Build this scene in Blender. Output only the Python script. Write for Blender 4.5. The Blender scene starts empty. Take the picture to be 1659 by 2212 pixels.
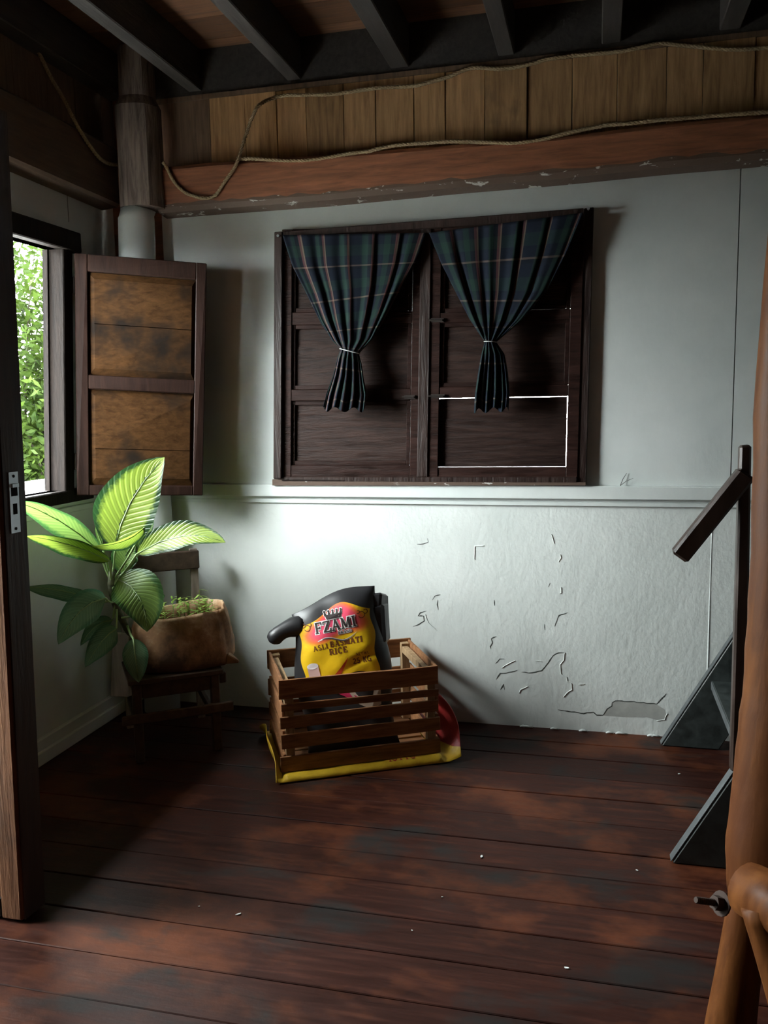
import bpy, bmesh, math, random
from mathutils import Vector, Matrix

random.seed(7)
sc = bpy.context.scene
COL = sc.collection

# ------------------------------------------------------------------ camera
F, YAW, PIT, ROL, CH = 1842.0, -0.2455, -0.1253, -0.018, 1.4
cy, sy, cp, sp, cr, sr = math.cos(YAW), math.sin(YAW), math.cos(PIT), math.sin(PIT), math.cos(ROL), math.sin(ROL)
FW = Vector((sy * cp, cy * cp, sp)); RT0 = Vector((cy, -sy, 0)); UP0 = RT0.cross(FW)
RT = cr * RT0 + sr * UP0; UP = -sr * RT0 + cr * UP0
CAM = Vector((0, 0, CH))
cd = bpy.data.cameras.new('camera'); co = bpy.data.objects.new('camera', cd); COL.objects.link(co)
cd.sensor_fit = 'VERTICAL'; cd.sensor_height = 36; cd.lens = F * 36 / 2212; cd.clip_start = 0.02
co.matrix_world = Matrix(((RT.x, UP.x, -FW.x, 0), (RT.y, UP.y, -FW.y, 0), (RT.z, UP.z, -FW.z, CH), (0, 0, 0, 1)))
sc.camera = co

# ------------------------------------------------------------------ sky, light, exposure
SKY = 90.0
w = bpy.data.worlds.new('overcast_sky'); sc.world = w; w.use_nodes = True
bg = w.node_tree.nodes['Background']; bg.inputs[0].default_value = (0.93, 1.0, 1.0, 1); bg.inputs[1].default_value = SKY
w.cycles.sampling_method = 'AUTOMATIC'
sc.view_settings.view_transform = 'Standard'; sc.view_settings.look = 'None'
sc.view_settings.gamma = 1.0; sc.view_settings.use_curve_mapping = False
sc.view_settings.exposure = 0.0
sc.cycles.max_bounces = 8; sc.cycles.diffuse_bounces = 5; sc.cycles.glossy_bounces = 4
sc.cycles.transmission_bounces = 4; sc.cycles.sample_clamp_indirect = 8.0


def portal(name, loc, rot, sx, sy_):
    l = bpy.data.lights.new(name, 'AREA'); l.shape = 'RECTANGLE'; l.size = sx; l.size_y = sy_
    l.cycles.is_portal = True
    o = bpy.data.objects.new(name, l); COL.objects.link(o); o.location = loc; o.rotation_euler = rot


D, L = 3.606, -2.155                     # back wall plane y, left wall plane x
DY0, DY1, DZ = 1.48, 1.80, 2.05           # side doorway
FY = -0.6                                # front wall plane
WY0, WY1, WZ0, WZ1 = 2.32, 3.165, 1.07, 2.055   # side window opening
portal('daylight_side_door', (L - .12, (DY0 + DY1) / 2, DZ / 2), (0, -math.pi / 2, 0), DZ, DY1 - DY0)
portal('daylight_side_window', (L - .12, (WY0 + WY1) / 2, (WZ0 + WZ1) / 2), (0, -math.pi / 2, 0), WZ1 - WZ0, WY1 - WY0)


# ------------------------------------------------------------------ pixel -> place
def ray(px, py):
    return RT * ((px - 829.5) / F) + UP * (-(py - 1106) / F) + FW


def on(px, py, ax, val):
    d = ray(px, py); return CAM + d * ((val - CAM[ax]) / d[ax])


def onY(p, y): return on(p[0], p[1], 1, y)
def onX(p, x): return on(p[0], p[1], 0, x)
def lerp(a, b, t): return a + (b - a) * t


def lerp2(p, q, t): return (p[0] + (q[0] - p[0]) * t, p[1] + (q[1] - p[1]) * t)


# ------------------------------------------------------------------ mesh builder
PW = {}     # parent -> world matrix


class MB:
    def __init__(s): s.v = []; s.f = []; s.uv = None

    def add(s, vs, fs):
        n = len(s.v); s.v += [tuple(p) for p in vs]; s.f += [tuple(i + n for i in f) for f in fs]; return s

    def hexa(s, a, b):      # two quads of 4 points
        return s.add(list(a) + list(b), [(3, 2, 1, 0), (4, 5, 6, 7), (0, 1, 5, 4), (1, 2, 6, 5), (2, 3, 7, 6), (3, 0, 4, 7)])

    def box(s, x0, x1, y0, y1, z0, z1):
        return s.hexa([(x0, y0, z0), (x1, y0, z0), (x1, y0, z1), (x0, y0, z1)], [(x0, y1, z0), (x1, y1, z0), (x1, y1, z1), (x0, y1, z1)])

    def slabY(s, quad, yf, yb):     # pixel quad on plane y=yf, extruded to yb
        a = [onY(p, yf) for p in quad]; return s.hexa(a, [(p.x, yb, p.z) for p in a])

    def slabX(s, quad, xf, xb):
        a = [onX(p, xf) for p in quad]; return s.hexa(a, [(xb, p.y, p.z) for p in a])

    def beam(s, a, b, wd, ht, up=(0, 0, 1)):
        a, b = Vector(a), Vector(b); d = (b - a).normalized(); u = Vector(up); sd = d.cross(u)
        if sd.length < 1e-4: sd = d.cross(Vector((1, 0, 0)))
        sd.normalize(); u = sd.cross(d).normalized(); q = []
        for p in (a, b):
            q.append([p - sd * wd / 2 - u * ht / 2, p + sd * wd / 2 - u * ht / 2, p + sd * wd / 2 + u * ht / 2, p - sd * wd / 2 + u * ht / 2])
        return s.hexa(q[0], q[1])

    def tube(s, path, radii, n=8, cap=True):
        path = [Vector(p) for p in path]; m = len(path)
        if not hasattr(radii, '__len__'): radii = [radii] * m
        ref = Vector((0.13, 0.21, 0.97)); vs = []; fs = []
        for i, p in enumerate(path):
            t = (path[min(i + 1, m - 1)] - path[max(i - 1, 0)]).normalized()
            a = t.cross(ref)
            if a.length < .15: a = t.cross(Vector((1, 0.1, 0)))
            a.normalize(); b = t.cross(a)
            for k in range(n):
                an = 2 * math.pi * k / n; vs.append(p + (a * math.cos(an) + b * math.sin(an)) * radii[i])
        for i in range(m - 1):
            for k in range(n):
                fs.append((i * n + k, i * n + (k + 1) % n, (i + 1) * n + (k + 1) % n, (i + 1) * n + k))
        if cap: fs += [tuple(range(n))[::-1], tuple((m - 1) * n + k for k in range(n))]
        return s.add(vs, fs)

    def grid(s, fn, nu, nv, uvfn=None):
        vs = []; fs = []; uv = []
        for j in range(nv + 1):
            for i in range(nu + 1):
                vs.append(fn(i / nu, j / nv)); uv.append((i / nu, j / nv) if uvfn is None else uvfn(i / nu, j / nv))
        for j in range(nv):
            for i in range(nu):
                a = j * (nu + 1) + i; fs.append((a, a + 1, a + nu + 2, a + nu + 1))
        if s.uv is None: s.uv = [(0, 0)] * len(s.v)
        s.uv += uv
        return s.add(vs, fs)

    def build(s, name, mat, parent=None, smooth=False, bevel=0, solid=0, jitter=0, cut=0, local=False, kind=None, label=None, recalc=True):
        me = bpy.data.meshes.new(name); me.from_pydata(s.v, [], s.f)
        if s.uv is not None:
            l = me.uv_layers.new(name='UVMap')
            for lp in me.loops: l.data[lp.index].uv = s.uv[lp.vertex_index]
        if recalc or bevel or cut:
            bm = bmesh.new(); bm.from_mesh(me)
            if cut: bmesh.ops.subdivide_edges(bm, edges=[e for e in bm.edges if e.calc_length() > cut * 1.5], cuts=3, use_grid_fill=True)
            if jitter:
                for v in bm.verts: v.co += Vector([random.uniform(-jitter, jitter) for _ in range(3)])
            if bevel: bmesh.ops.bevel(bm, geom=[e for e in bm.edges if len(e.link_faces) == 2 and e.calc_face_angle(0) > .5], offset=bevel, segments=1, affect='EDGES', clamp_overlap=True)
            if recalc: bmesh.ops.recalc_face_normals(bm, faces=bm.faces[:])
            bm.to_mesh(me); bm.free()
        if smooth:
            for p in me.polygons: p.use_smooth = True
        me.materials.append(MAT[mat])
        o = bpy.data.objects.new(name, me); COL.objects.link(o)
        if solid:
            m = o.modifiers.new('thickness', 'SOLIDIFY'); m.thickness = solid; m.offset = 0
        if parent is not None:
            o.parent = parent
            if not local and parent in PW: o.matrix_parent_inverse = PW[parent].inverted()
        if kind: o['kind'] = kind
        if label: o['label'] = label
        return o


def thing(name, label, cat, loc, rotz=0, group=None, roty=0, rotx=0):
    o = bpy.data.objects.new(name, None); COL.objects.link(o); o.empty_display_size = .1
    M = Matrix.Translation(Vector(loc)) @ Matrix.Rotation(rotz, 4, 'Z') @ Matrix.Rotation(roty, 4, 'Y') @ Matrix.Rotation(rotx, 4, 'X')
    o.matrix_world = M; PW[o] = M
    o['label'] = label; o['category'] = cat
    if group: o['group'] = group
    return o


def tag(o, label, cat, group=None):
    o['label'] = label; o['category'] = cat
    if group: o['group'] = group
    return o


def struct(o): o['kind'] = 'structure'; return o


# ------------------------------------------------------------------ materials
MAT = {}


class N:
    def __init__(s, name):
        m = bpy.data.materials.new(name); m.use_nodes = True; s.m = m; s.t = m.node_tree
        s.b = s.t.nodes['Principled BSDF']; MAT[name] = m

    def n(s, ty, **kw):
        x = s.t.nodes.new(ty)
        for k, v in kw.items(): setattr(x, k, v)
        return x

    def l(s, a, b): s.t.links.new(a, b)

    def coord(s, scale=(1, 1, 1), kind='Object', rot=(0, 0, 0)):
        c = s.n('ShaderNodeTexCoord'); m = s.n('ShaderNodeMapping'); s.l(c.outputs[kind], m.inputs[0])
        m.inputs['Scale'].default_value = scale; m.inputs['Rotation'].default_value = rot
        return m.outputs[0]

    def noise(s, vec, scale=5, detail=5, rough=.55, dist=0):
        x = s.n('ShaderNodeTexNoise'); s.l(vec, x.inputs['Vector']); x.inputs['Scale'].default_value = scale
        x.inputs['Detail'].default_value = detail; x.inputs['Roughness'].default_value = rough; x.inputs['Distortion'].default_value = dist
        return x.outputs[0]

    def ramp(s, fac, stops, interp='LINEAR'):
        x = s.n('ShaderNodeValToRGB'); x.color_ramp.interpolation = interp; e = x.color_ramp.elements
        while len(e) < len(stops): e.new(0.5)
        for k, (p, c) in enumerate(stops): e[k].position = p; e[k].color = (*c, 1) if len(c) == 3 else c
        s.l(fac, x.inputs[0]); return x.outputs[0]

    def mix(s, fac, a, b, mode='MIX'):
        x = s.n('ShaderNodeMix', data_type='RGBA', blend_type=mode)
        if hasattr(fac, 'links'): s.l(fac, x.inputs[0])
        else: x.inputs[0].default_value = fac
        for v, i in ((a, 6), (b, 7)):
            if hasattr(v, 'links'): s.l(v, x.inputs[i])
            else: x.inputs[i].default_value = (*v, 1)
        return x.outputs[2]

    def math(s, op, a, b=None):
        x = s.n('ShaderNodeMath', operation=op)
        for v, i in ((a, 0), (b, 1)):
            if v is None: continue
            if hasattr(v, 'links'): s.l(v, x.inputs[i])
            else: x.inputs[i].default_value = v
        return x.outputs[0]

    def bump(s, h, strength=.3, dist=.01):
        x = s.n('ShaderNodeBump'); s.l(h, x.inputs['Height']); x.inputs['Strength'].default_value = strength
        x.inputs['Distance'].default_value = dist; s.l(x.outputs[0], s.b.inputs['Normal'])

    def vary(s, col, amt=.35):
        oi = s.n('ShaderNodeObjectInfo'); mr = s.n('ShaderNodeMapRange'); s.l(oi.outputs['Random'], mr.inputs[0])
        mr.inputs[3].default_value = 1 - amt; mr.inputs[4].default_value = 1 + amt
        h = s.n('ShaderNodeHueSaturation'); s.l(mr.outputs[0], h.inputs['Value']); s.l(col, h.inputs['Color'])
        return h.outputs[0]

    def out(s, col=None, rough=.6, spec=.5):
        if col is not None:
            if hasattr(col, 'links'): s.l(col, s.b.inputs['Base Color'])
            else: s.b.inputs['Base Color'].default_value = (*col, 1)
        if hasattr(rough, 'links'): s.l(rough, s.b.inputs['Roughness'])
        else: s.b.inputs['Roughness'].default_value = rough
        s.b.inputs['Specular IOR Level'].default_value = spec
        return s.m


def plain(name, col, rough=.6, spec=.5, metal=0):
    n = N(name); n.out(col, rough, spec); n.b.inputs['Metallic'].default_value = metal


def wood(name, dark, light, scale, rough=.6, vary=.25, bump=.25, spec=.4, stain=None, stain_scale=2.5, stain_lo=.5, bdist=.004):
    n = N(name); c = n.coord(scale); g = n.noise(c, 6, 7, .62, .4)
    col = n.ramp(g, [(.3, dark), (.72, light)])
    if stain:
        st = n.noise(n.coord((1, 1, 1)), stain_scale, 4, .6)
        col = n.mix(n.ramp(st, [(stain_lo, (0, 0, 0)), (stain_lo + .14, (1, 1, 1))]), col, stain)
    if vary: col = n.vary(col, vary)
    r = n.ramp(g, [(.3, (rough - .08,) * 3), (.7, (rough + .1,) * 3)])
    n.bump(g, bump, bdist); n.out(col, r, spec)


# painted boards
n = N('white_paint')
g = n.noise(n.coord((1, 1, 1)), 3.0, 5, .6); fine = n.noise(n.coord((1, 1, .35)), 30, 5, .6)
col = n.ramp(g, [(.3, (.55, .60, .585)), (.7, (.66, .70, .68))])
n.bump(n.mix(.5, g, fine), .35, .006); n.out(col, .55, .35)
n = N('old_plaster_paint')
c = n.coord((1, 1, 1)); g = n.noise(c, 2.2, 6, .62); mid = n.noise(n.coord((1, 1, .45)), 14, 6, .65, .5); spots = n.noise(c, 55, 3, .5)
col = n.ramp(g, [(.28, (.57, .61, .585)), (.7, (.68, .715, .69))])
h = n.mix(.55, n.mix(.4, mid, spots), g)
n.bump(h, .7, .011); n.out(col, .58, .3)
n = N('bare_plaster'); g = n.noise(n.coord(), 20, 5); n.bump(g, .4, .004); n.out(n.ramp(g, [(.3, (.33, .34, .32)), (.7, (.42, .43, .40))]), .8, .2)
plain('crack_dark', (.07, .075, .07), .9, .1)
# timber
n = N('floor_wood')
c = n.coord((.9, 9, 9)); g = n.noise(c, 5, 7, .62, .5); big = n.noise(n.coord((.9, 1.5, 1)), 2.6, 5, .6, .3); wornn = n.noise(n.coord((1.0, 1.4, 1), rot=(0, 0, .5)), 1.9, 5, .62)
speck = n.noise(n.coord((1, 1, 1)), 60, 3, .6)
col = n.ramp(g, [(.25, (.013, .0038, .0026)), (.55, (.031, .009, .0057)), (.8, (.062, .0185, .010))])
col = n.mix(n.ramp(wornn, [(.50, (0, 0, 0)), (.66, (1, 1, 1))]), col, (.095, .028, .0115))
col = n.mix(n.ramp(big, [(.54, (0, 0, 0)), (.66, (.85, .85, .85))]), col, (.016, .0155, .0145))
col = n.vary(col, .22)
r = n.ramp(n.mix(.5, g, big), [(.3, (.36,) * 3), (.7, (.60,) * 3)])
n.bump(n.mix(.35, g, speck), .28, .004); n.out(col, r, .13)
wood('plank_honey', (.20, .108, .046), (.48, .285, .13), (9, 9, .8), .62, .3, .2, .3, (.15, .10, .055), 3, .60)
wood('plank_dark', (.06, .036, .022), (.15, .095, .058), (9, 9, .8), .65, .25, .2, .3)
wood('beam_red', (.11, .040, .019), (.27, .105, .050), (.9, 9, 9), .55, 0, .3, .35, (.055, .042, .03), 1.6, .60)
wood('beam_left', (.055, .035, .024), (.13, .082, .054), (9, .9, 9), .6, 0, .3, .3)
n = N('peeling_edge'); g = n.noise(n.coord((1, 1, 3)), 13, 5, .65, .6)
n.bump(g, .5, .006); n.out(n.ramp(g, [(.62, (.085, .055, .04)), (.65, (.50, .49, .46))]), .7, .3)
wood('wall_timber', (.05, .032, .021), (.13, .085, .055), (9, 9, .8), .65, 0, .3, .3)
wood('joist_wood', (.018, .015, .014), (.055, .048, .043), (9, .8, 9), .7, .2, .4, .3)
wood('ceiling_wood', (.06, .026, .015), (.17, .085, .045), (.8, 9, 9), .6, .3, .2, .3)
wood('post_timber', (.05, .036, .03), (.26, .205, .17), (7, 7, .7), .7, 0, .6, .3, bdist=.012)
wood('shutter_wood', (.009, .0045, .0035), (.030, .013, .010), (1.2, 8, 9), .40, .12, .8, .12, bdist=.006)
wood('shutter_panel', (.011, .006, .005), (.034, .018, .014), (1.2, 8, 10), .40, .12, 1.0, .13, bdist=.006)
wood('frame_wood', (.011, .006, .005), (.034, .018, .014), (8, 8, .9), .42, 0, .7, .25, bdist=.006)
wood('jamb_wood', (.006, .0045, .004), (.020, .015, .013), (8, 8, .9), .75, 0, .8, .08, bdist=.006)
wood('leaf_frame', (.012, .006, .005), (.030, .014, .010), (8, 8, .9), .5, 0, .3, .10)
wood('leaf_panel', (.026, .0115, .0042), (.070, .032, .012), (1.0, 9, 9), .65, 0, .25, .05, (.012, .008, .006), 3.2, .50)
wood('door_wood', (.070, .030, .016), (.20, .095, .052), (9, 9, .6), .68, 0, .7, .08, (.06, .035, .024), 3, .55, bdist=.01)
wood('door_dark', (.022, .012, .009), (.06, .033, .023), (9, 9, .6), .55, 0, .5, .4)
wood('chair_wood', (.026, .016, .011), (.075, .048, .032), (5, 5, 5), .6, .2, .3, .3)
wood('chair_grey', (.16, .125, .095), (.30, .25, .20), (8, 8, .9), .7, .1, .4, .3)
wood('crate_wood', (.15, .062, .024), (.37, .175, .078), (1.0, 9, 9), .75, .22, .5, .25)
wood('crate_post', (.24, .145, .072), (.50, .34, .19), (9, 9, 1), .75, .1, .4, .25)
wood('stair_wood', (.012, .016, .015), (.040, .050, .048), (3, 3, 3), .5, .15, .35, .5)
wood('stair_edge', (.045, .052, .054), (.095, .105, .108), (3, 3, 3), .6, .1, .4, .4)
wood('handrail_wood', (.014, .009, .007), (.045, .026, .019), (5, 5, 1), .35, 0, .2, .5)
wood('log_wood', (.060, .018, .005), (.155, .056, .015), (6, 6, .8), .5, .1, .3, .08, (.085, .028, .010), 3, .52)
n = N('rope_fibre'); g = n.noise(n.coord(), 160, 3); n.bump(g, .6, .003); n.out(n.ramp(g, [(.3, (.20, .145, .085)), (.7, (.40, .31, .19))]), .9, .1)
plain('iron', (.035, .028, .025), .55, .5, .7)
plain('rusty_bolt', (.045, .028, .022), .65, .4, .5)
plain('lock_steel', (.62, .66, .70), .35, .5, .75)
plain('black_hole', (.01, .01, .01), .8, .1)
plain('tie_cord', (.45, .46, .45), .6)
plain('white_render', (.55, .55, .54), .8, .2)
n = N('bounce_ground'); g = n.noise(n.coord(), 1.5, 6); n.out(n.ramp(g, [(.3, (.55, .55, .52)), (.7, (.70, .69, .65))]), .9, .1)  # unseen ground, made pale to bounce more light up into the room


def leafmat(name, centre, edge, trans, rough=.4):
    n = N(name); c = n.coord((1, 1, 1), 'UV'); sx = n.n('ShaderNodeSeparateXYZ'); n.l(c, sx.inputs[0])
    a = n.math('ABSOLUTE', n.math('SUBTRACT', sx.outputs[0], .5))
    nz = n.noise(n.coord(), 70, 3, .6); e = n.math('ADD', a, n.math('MULTIPLY', n.math('SUBTRACT', nz, .5), .16))
    col = n.ramp(e, [(.0, tuple(x * .45 for x in edge)), (.022, centre), (.33, centre), (.43, edge)])
    vein = n.math('SINE', n.math('MULTIPLY', n.math('SUBTRACT', sx.outputs[1], n.math('MULTIPLY', a, .55)), 95))
    vf = n.ramp(vein, [(.0, (0, 0, 0)), (.9, (1, 1, 1))])
    col = n.mix(n.math('MULTIPLY', n.math('SUBTRACT', 1.0, vf), .28), col, tuple(x * .5 for x in edge))
    n.bump(vf, .45, .004); n.out(col, rough, .4)
    if trans:
        tr = n.n('ShaderNodeBsdfTranslucent'); n.l(n.mix(.25, col, col, 'ADD'), tr.inputs[0]); mx = n.n('ShaderNodeMixShader'); mx.inputs[0].default_value = trans
        o = n.t.nodes['Material Output']; n.l(n.b.outputs[0], mx.inputs[1]); n.l(tr.outputs[0], mx.inputs[2]); n.l(mx.outputs[0], o.inputs[0])


leafmat('leaf_bright', (.24, .34, .045), (.018, .055, .016), .42)
leafmat('leaf_mid', (.15, .25, .055), (.04, .11, .03), .3)
leafmat('leaf_deep', (.15, .28, .15), (.07, .19, .10), .25, .32)
plain('petiole', (.22, .33, .13), .45)
n = N('stem_bark'); g = n.noise(n.coord((1, 1, 3)), 30, 4); n.bump(g, .4, .004); n.out(n.ramp(g, [(.3, (.03, .04, .02)), (.7, (.10, .11, .06))]), .7)
n = N('weed_green'); oi = n.n('ShaderNodeObjectInfo'); n.out(n.ramp(oi.outputs['Random'], [(0, (.13, .24, .03)), (1, (.27, .38, .07))]), .5)
n = N('shrub_leaf'); g = n.noise(n.coord(), 3.5, 3); col = n.ramp(g, [(.3, (.0035, .0080, .0010)), (.7, (.018, .030, .0040))]); n.out(col, .6, .04)
tr = n.n('ShaderNodeBsdfTranslucent'); n.l(col, tr.inputs[0]); mx = n.n('ShaderNodeMixShader'); mx.inputs[0].default_value = .4
n.l(n.b.outputs[0], mx.inputs[1]); n.l(tr.outputs[0], mx.inputs[2]); n.l(mx.outputs[0], n.t.nodes['Material Output'].inputs[0])
plain('shrub_twig', (.010, .008, .005), .8, .1)
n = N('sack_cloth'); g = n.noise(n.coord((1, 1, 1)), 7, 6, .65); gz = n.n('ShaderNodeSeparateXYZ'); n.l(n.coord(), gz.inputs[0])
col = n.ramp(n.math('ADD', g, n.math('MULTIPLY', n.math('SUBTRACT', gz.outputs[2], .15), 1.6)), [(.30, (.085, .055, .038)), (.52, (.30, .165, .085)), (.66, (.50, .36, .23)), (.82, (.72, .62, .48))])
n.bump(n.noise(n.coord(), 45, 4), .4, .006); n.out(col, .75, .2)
plain('potting_soil', (.05, .035, .022), .95, .1)
plain('bag_black', (.022, .022, .024), .42, .5)
n = N('bag_print'); c = n.coord((1, 1, 1), 'UV'); mp = n.n('ShaderNodeVectorMath', operation='SUBTRACT'); n.l(c, mp.inputs[0]); mp.inputs[1].default_value = (.50, .82, 0)
sc2 = n.n('ShaderNodeVectorMath', operation='MULTIPLY'); n.l(mp.outputs[0], sc2.inputs[0]); sc2.inputs[1].default_value = (2.05, 4.6, 0)
ln = n.n('ShaderNodeVectorMath', operation='LENGTH'); n.l(sc2.outputs[0], ln.inputs[0])
col = n.ramp(ln.outputs['Value'], [(.0, (.78, .07, .16)), (.62, (.80, .075, .13)), (.82, (.85, .18, .04)), (1.0, (.88, .55, .01))])
n.bump(n.noise(n.coord(), 16, 3), .25, .012); n.out(col, .45, .4)
for nm, c in (('ink_black', (.03, .02, .02)), ('ink_white', (.85, .80, .78)), ('ink_brown', (.16, .045, .015)), ('ink_red', (.60, .07, .02)), ('ink_pink', (.62, .40, .36)), ('ink_magenta', (.55, .03, .10)), ('ink_grain', (.55, .46, .36)), ('ink_dullred', (.30, .03, .02))):
    plain(nm, c, .5, .3)
n = N('sack_yellow'); sx = n.n('ShaderNodeSeparateXYZ'); n.l(n.coord(), sx.inputs[0])
g = n.noise(n.coord(), 18, 4); n.bump(g, .4, .01)
redm = n.math('MULTIPLY', n.math('GREATER_THAN', sx.outputs[0], .632), n.math('GREATER_THAN', n.math('ADD', sx.outputs[2], n.math('MULTIPLY', sx.outputs[1], .15)), .045))
n.out(n.mix(redm, n.ramp(g, [(.3, (.50, .30, .015)), (.7, (.68, .45, .03))]), (.34, .02, .018)), .45, .4)
# plaid cloth
n = N('plaid_cloth'); sx = n.n('ShaderNodeSeparateXYZ'); n.l(n.coord((1, 1, 1), 'UV'), sx.inputs[0])
fu = n.math('FRACT', n.math('MULTIPLY', sx.outputs[0], 6.0)); fv = n.math('FRACT', n.math('MULTIPLY', sx.outputs[1], 6.2))
NV, GR, RD, BE, DK = (.006, .009, .017), (.011, .026, .021), (.080, .030, .030), (.14, .10, .075), (.005, .007, .010)
cu = n.ramp(fu, [(0, NV), (.34, GR), (.56, DK), (.72, RD), (.80, BE), (.85, NV)], 'CONSTANT')
cv = n.ramp(fv, [(0, NV), (.30, GR), (.60, NV), (.86, BE), (.91, DK)], 'CONSTANT')
n.bump(n.noise(n.coord((1, 1, 1), 'UV'), 300, 2), .2, .001); n.out(n.mix(.40, cu, cv), .9, .15)

# ------------------------------------------------------------------ the room shell
fl = struct(MB().box(L - .05, 2.4, FY, D + .1, -.09, -.045).build('floor', 'door_dark'))
ys = [1.650 - .162 * k for k in range(14, 0, -1)] + [1.650, 1.811, 1.976, 2.13, 2.29, 2.442, 2.60, 2.785, 2.97, 3.13, 3.305, 3.46, D + .02]
for a, b in zip(ys[:-1], ys[1:]):
    if b < FY + .05: continue
    z = random.uniform(-.0022, 0); gp = .0032 if abs(a - 3.305) > .01 else .010
    MB().box(L - .045 if DY0 < a and b < DY1 else L + .004, 2.38, max(a, FY) + gp / 2, b - gp / 2, -.045, z).build('floor_board', 'floor_wood', fl, bevel=.0022)

# back wall: painted panels round the shutters
WBL, WBR, WBB, WBT = -1.36, -.075, 1.075, 2.11      # hole for the shutters
TH = .03
wb = MB()
wb.box(-1.906, WBL, D, D + TH, 1.02, 2.36); wb.box(WBR, .5155, D, D + TH, 1.02, 2.36)
wb.box(WBL, WBR, D, D + TH, WBT, 2.36); wb.box(WBL, WBR, D, D + TH, 1.02, WBB)
wall_back = struct(wb.build('wall_back', 'white_paint'))
MB().box(.5195, 2.4, D, D + TH, 1.02, 2.36).build('wall_panel', 'white_paint', wall_back)
MB().box(-2.155, .452, D, D + TH, -.02, 1.02).build('wall_panel', 'old_plaster_paint', wall_back)
MB().box(.455, 2.4, D, D + TH, -.02, 1.02).build('wall_panel', 'old_plaster_paint', wall_back)
MB().box(.44, .60, D + TH, D + TH + .02, 0, 2.36).build('batten', 'door_dark', wall_back)
MB().tube([(.4535, D + .002, z * .09 + .02) for z in range(11)], [.0035 + .0015 * random.random() for _ in range(11)], 6).build('paint_bead', 'white_paint', wall_back, True)
MB().box(-2.25, -1.907, D + .012, D + TH, .9, 2.99).build('corner_board', 'beam_red', wall_back)
# plank frieze over the beam
seam = [357, 452, 529, 597, 661, 742, 811, 894, 962, 1047, 1139, 1236, 1333, 1439, 1517, 1628, 1740, 1850, 1960, 2060]
for k, (a, b) in enumerate(zip(seam[:-1], seam[1:])):
    x0 = onY((a, 230), D - .005).x; x1 = onY((b, 230), D - .005).x; g = random.choice((.0015, .002, .004)); dy = random.uniform(-.004, .003)
    tilt = random.uniform(-.002, .002); zt = 2.735 + random.uniform(-.006, .006)
    if k == 0: x0 = -1.898
    MB().hexa([(x0 + g / 2 - tilt, D - .005 + dy, 2.40), (x1 - g / 2 - tilt, D - .005 + dy, 2.40), (x1 - g / 2 + tilt, D - .005 + dy, zt), (x0 + g / 2 + tilt, D - .005 + dy, zt)],
              [(x0 + g / 2 - tilt, D + .016, 2.40), (x1 - g / 2 - tilt, D + .016, 2.40), (x1 - g / 2 + tilt, D + .016, zt), (x0 + g / 2 + tilt, D + .016, zt)]).build('plank', 'plank_dark' if k == 0 else 'plank_honey', wall_back, bevel=.0015)
MB().box(-1.80, 2.4, D + .018, D + .03, 2.38, 2.78).build('backing_board', 'joist_wood', wall_back)
MB().box(-1.93, 2.4, D - .002, D + .05, 2.742, 3.0).build('header_board', 'joist_wood', wall_back)
MB().box(-1.93, 2.4, D - .012, D, 2.728, 2.748).build('header_strip', 'plank_dark', wall_back)

# cracks, flakes and the bare patch in the lower paint
def wpx(c): return (880 + c[0] / 2.8603, 1100 + c[1] / 2.8603)


def ribbon(mb, pts, wd, off, peak):
    P = [onY(wpx(p), D) for p in pts]; Q = []
    for a, b in zip(P[:-1], P[1:]):
        m = max(1, int((b - a).length / .012)); Q += [lerp(a, b, i / m) for i in range(m)]
    Q.append(P[-1]); vs = []; fs = []
    for i, p in enumerate(Q):
        t = (Q[min(i + 1, len(Q) - 1)] - Q[max(i - 1, 0)]); t.y = 0; t.normalize(); nn = Vector((-t.z, 0, t.x))
        ww = wd * random.uniform(.6, 1.3) * (.3 if i in (0, len(Q) - 1) else 1); p = p + nn * random.uniform(-.0015, .0015)
        vs += [p + nn * ww / 2 + Vector((0, -off, 0)), p + Vector((0, -off - peak, 0)), p - nn * ww / 2 + Vector((0, -off, 0))]
    for i in range(len(Q) - 1):
        a = i * 3; fs += [(a, a + 1, a + 4, a + 3), (a + 1, a + 2, a + 5, a + 4)]
    mb.add(vs, fs)


dark = [[(705, 1005), (770, 1012), (830, 998), (860, 960), (900, 905), (935, 885), (970, 885)],
        [(930, 1240), (1010, 1250), (1090, 1262), (1150, 1252), (1170, 1272), (1210, 1272), (1235, 1235), (1262, 1215), (1265, 1195), (1285, 1183), (1400, 1190), (1540, 1203), (1560, 1180), (1600, 1140)],
        [(35, 725), (70, 710), (105, 690), (100, 660), (65, 660), (80, 640), (120, 630)], [(155, 560), (170, 535), (205, 528)], [(190, 560), (183, 590), (190, 622)],
        [(550, 785), (518, 800), (525, 825), (510, 850), (517, 860)], [(990, 640), (935, 655), (925, 690), (912, 725)], [(545, 955), (570, 925), (600, 925)],
        [(550, 1050), (575, 1015), (610, 1012), (680, 995)], [(60, 215), (100, 215), (130, 205), (125, 180)], [(575, 1115), (595, 1080), (600, 1115)], [(537, 560), (540, 595)], [(870, 480), (880, 455)], [(845, 710), (848, 745)]]
lite = [[(970, 885), (968, 930), (945, 960), (950, 1020), (985, 1035), (990, 1065), (1012, 1075), (1015, 1115), (985, 1135), (965, 1160)],
        [(585, 980), (620, 955), (665, 935)], [(690, 1135), (700, 1115), (745, 1095)], [(940, 520), (950, 515), (952, 480)], [(935, 325), (950, 300), (945, 280)],
        [(1060, 1085), (1095, 1080)], [(905, 210), (890, 155)], [(110, 650), (130, 700), (180, 745)], [(1540, 1305), (1590, 1300), (1605, 1260)], [(790, 935), (830, 940)], [(415, 310), (418, 230), (475, 225)]]
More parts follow.
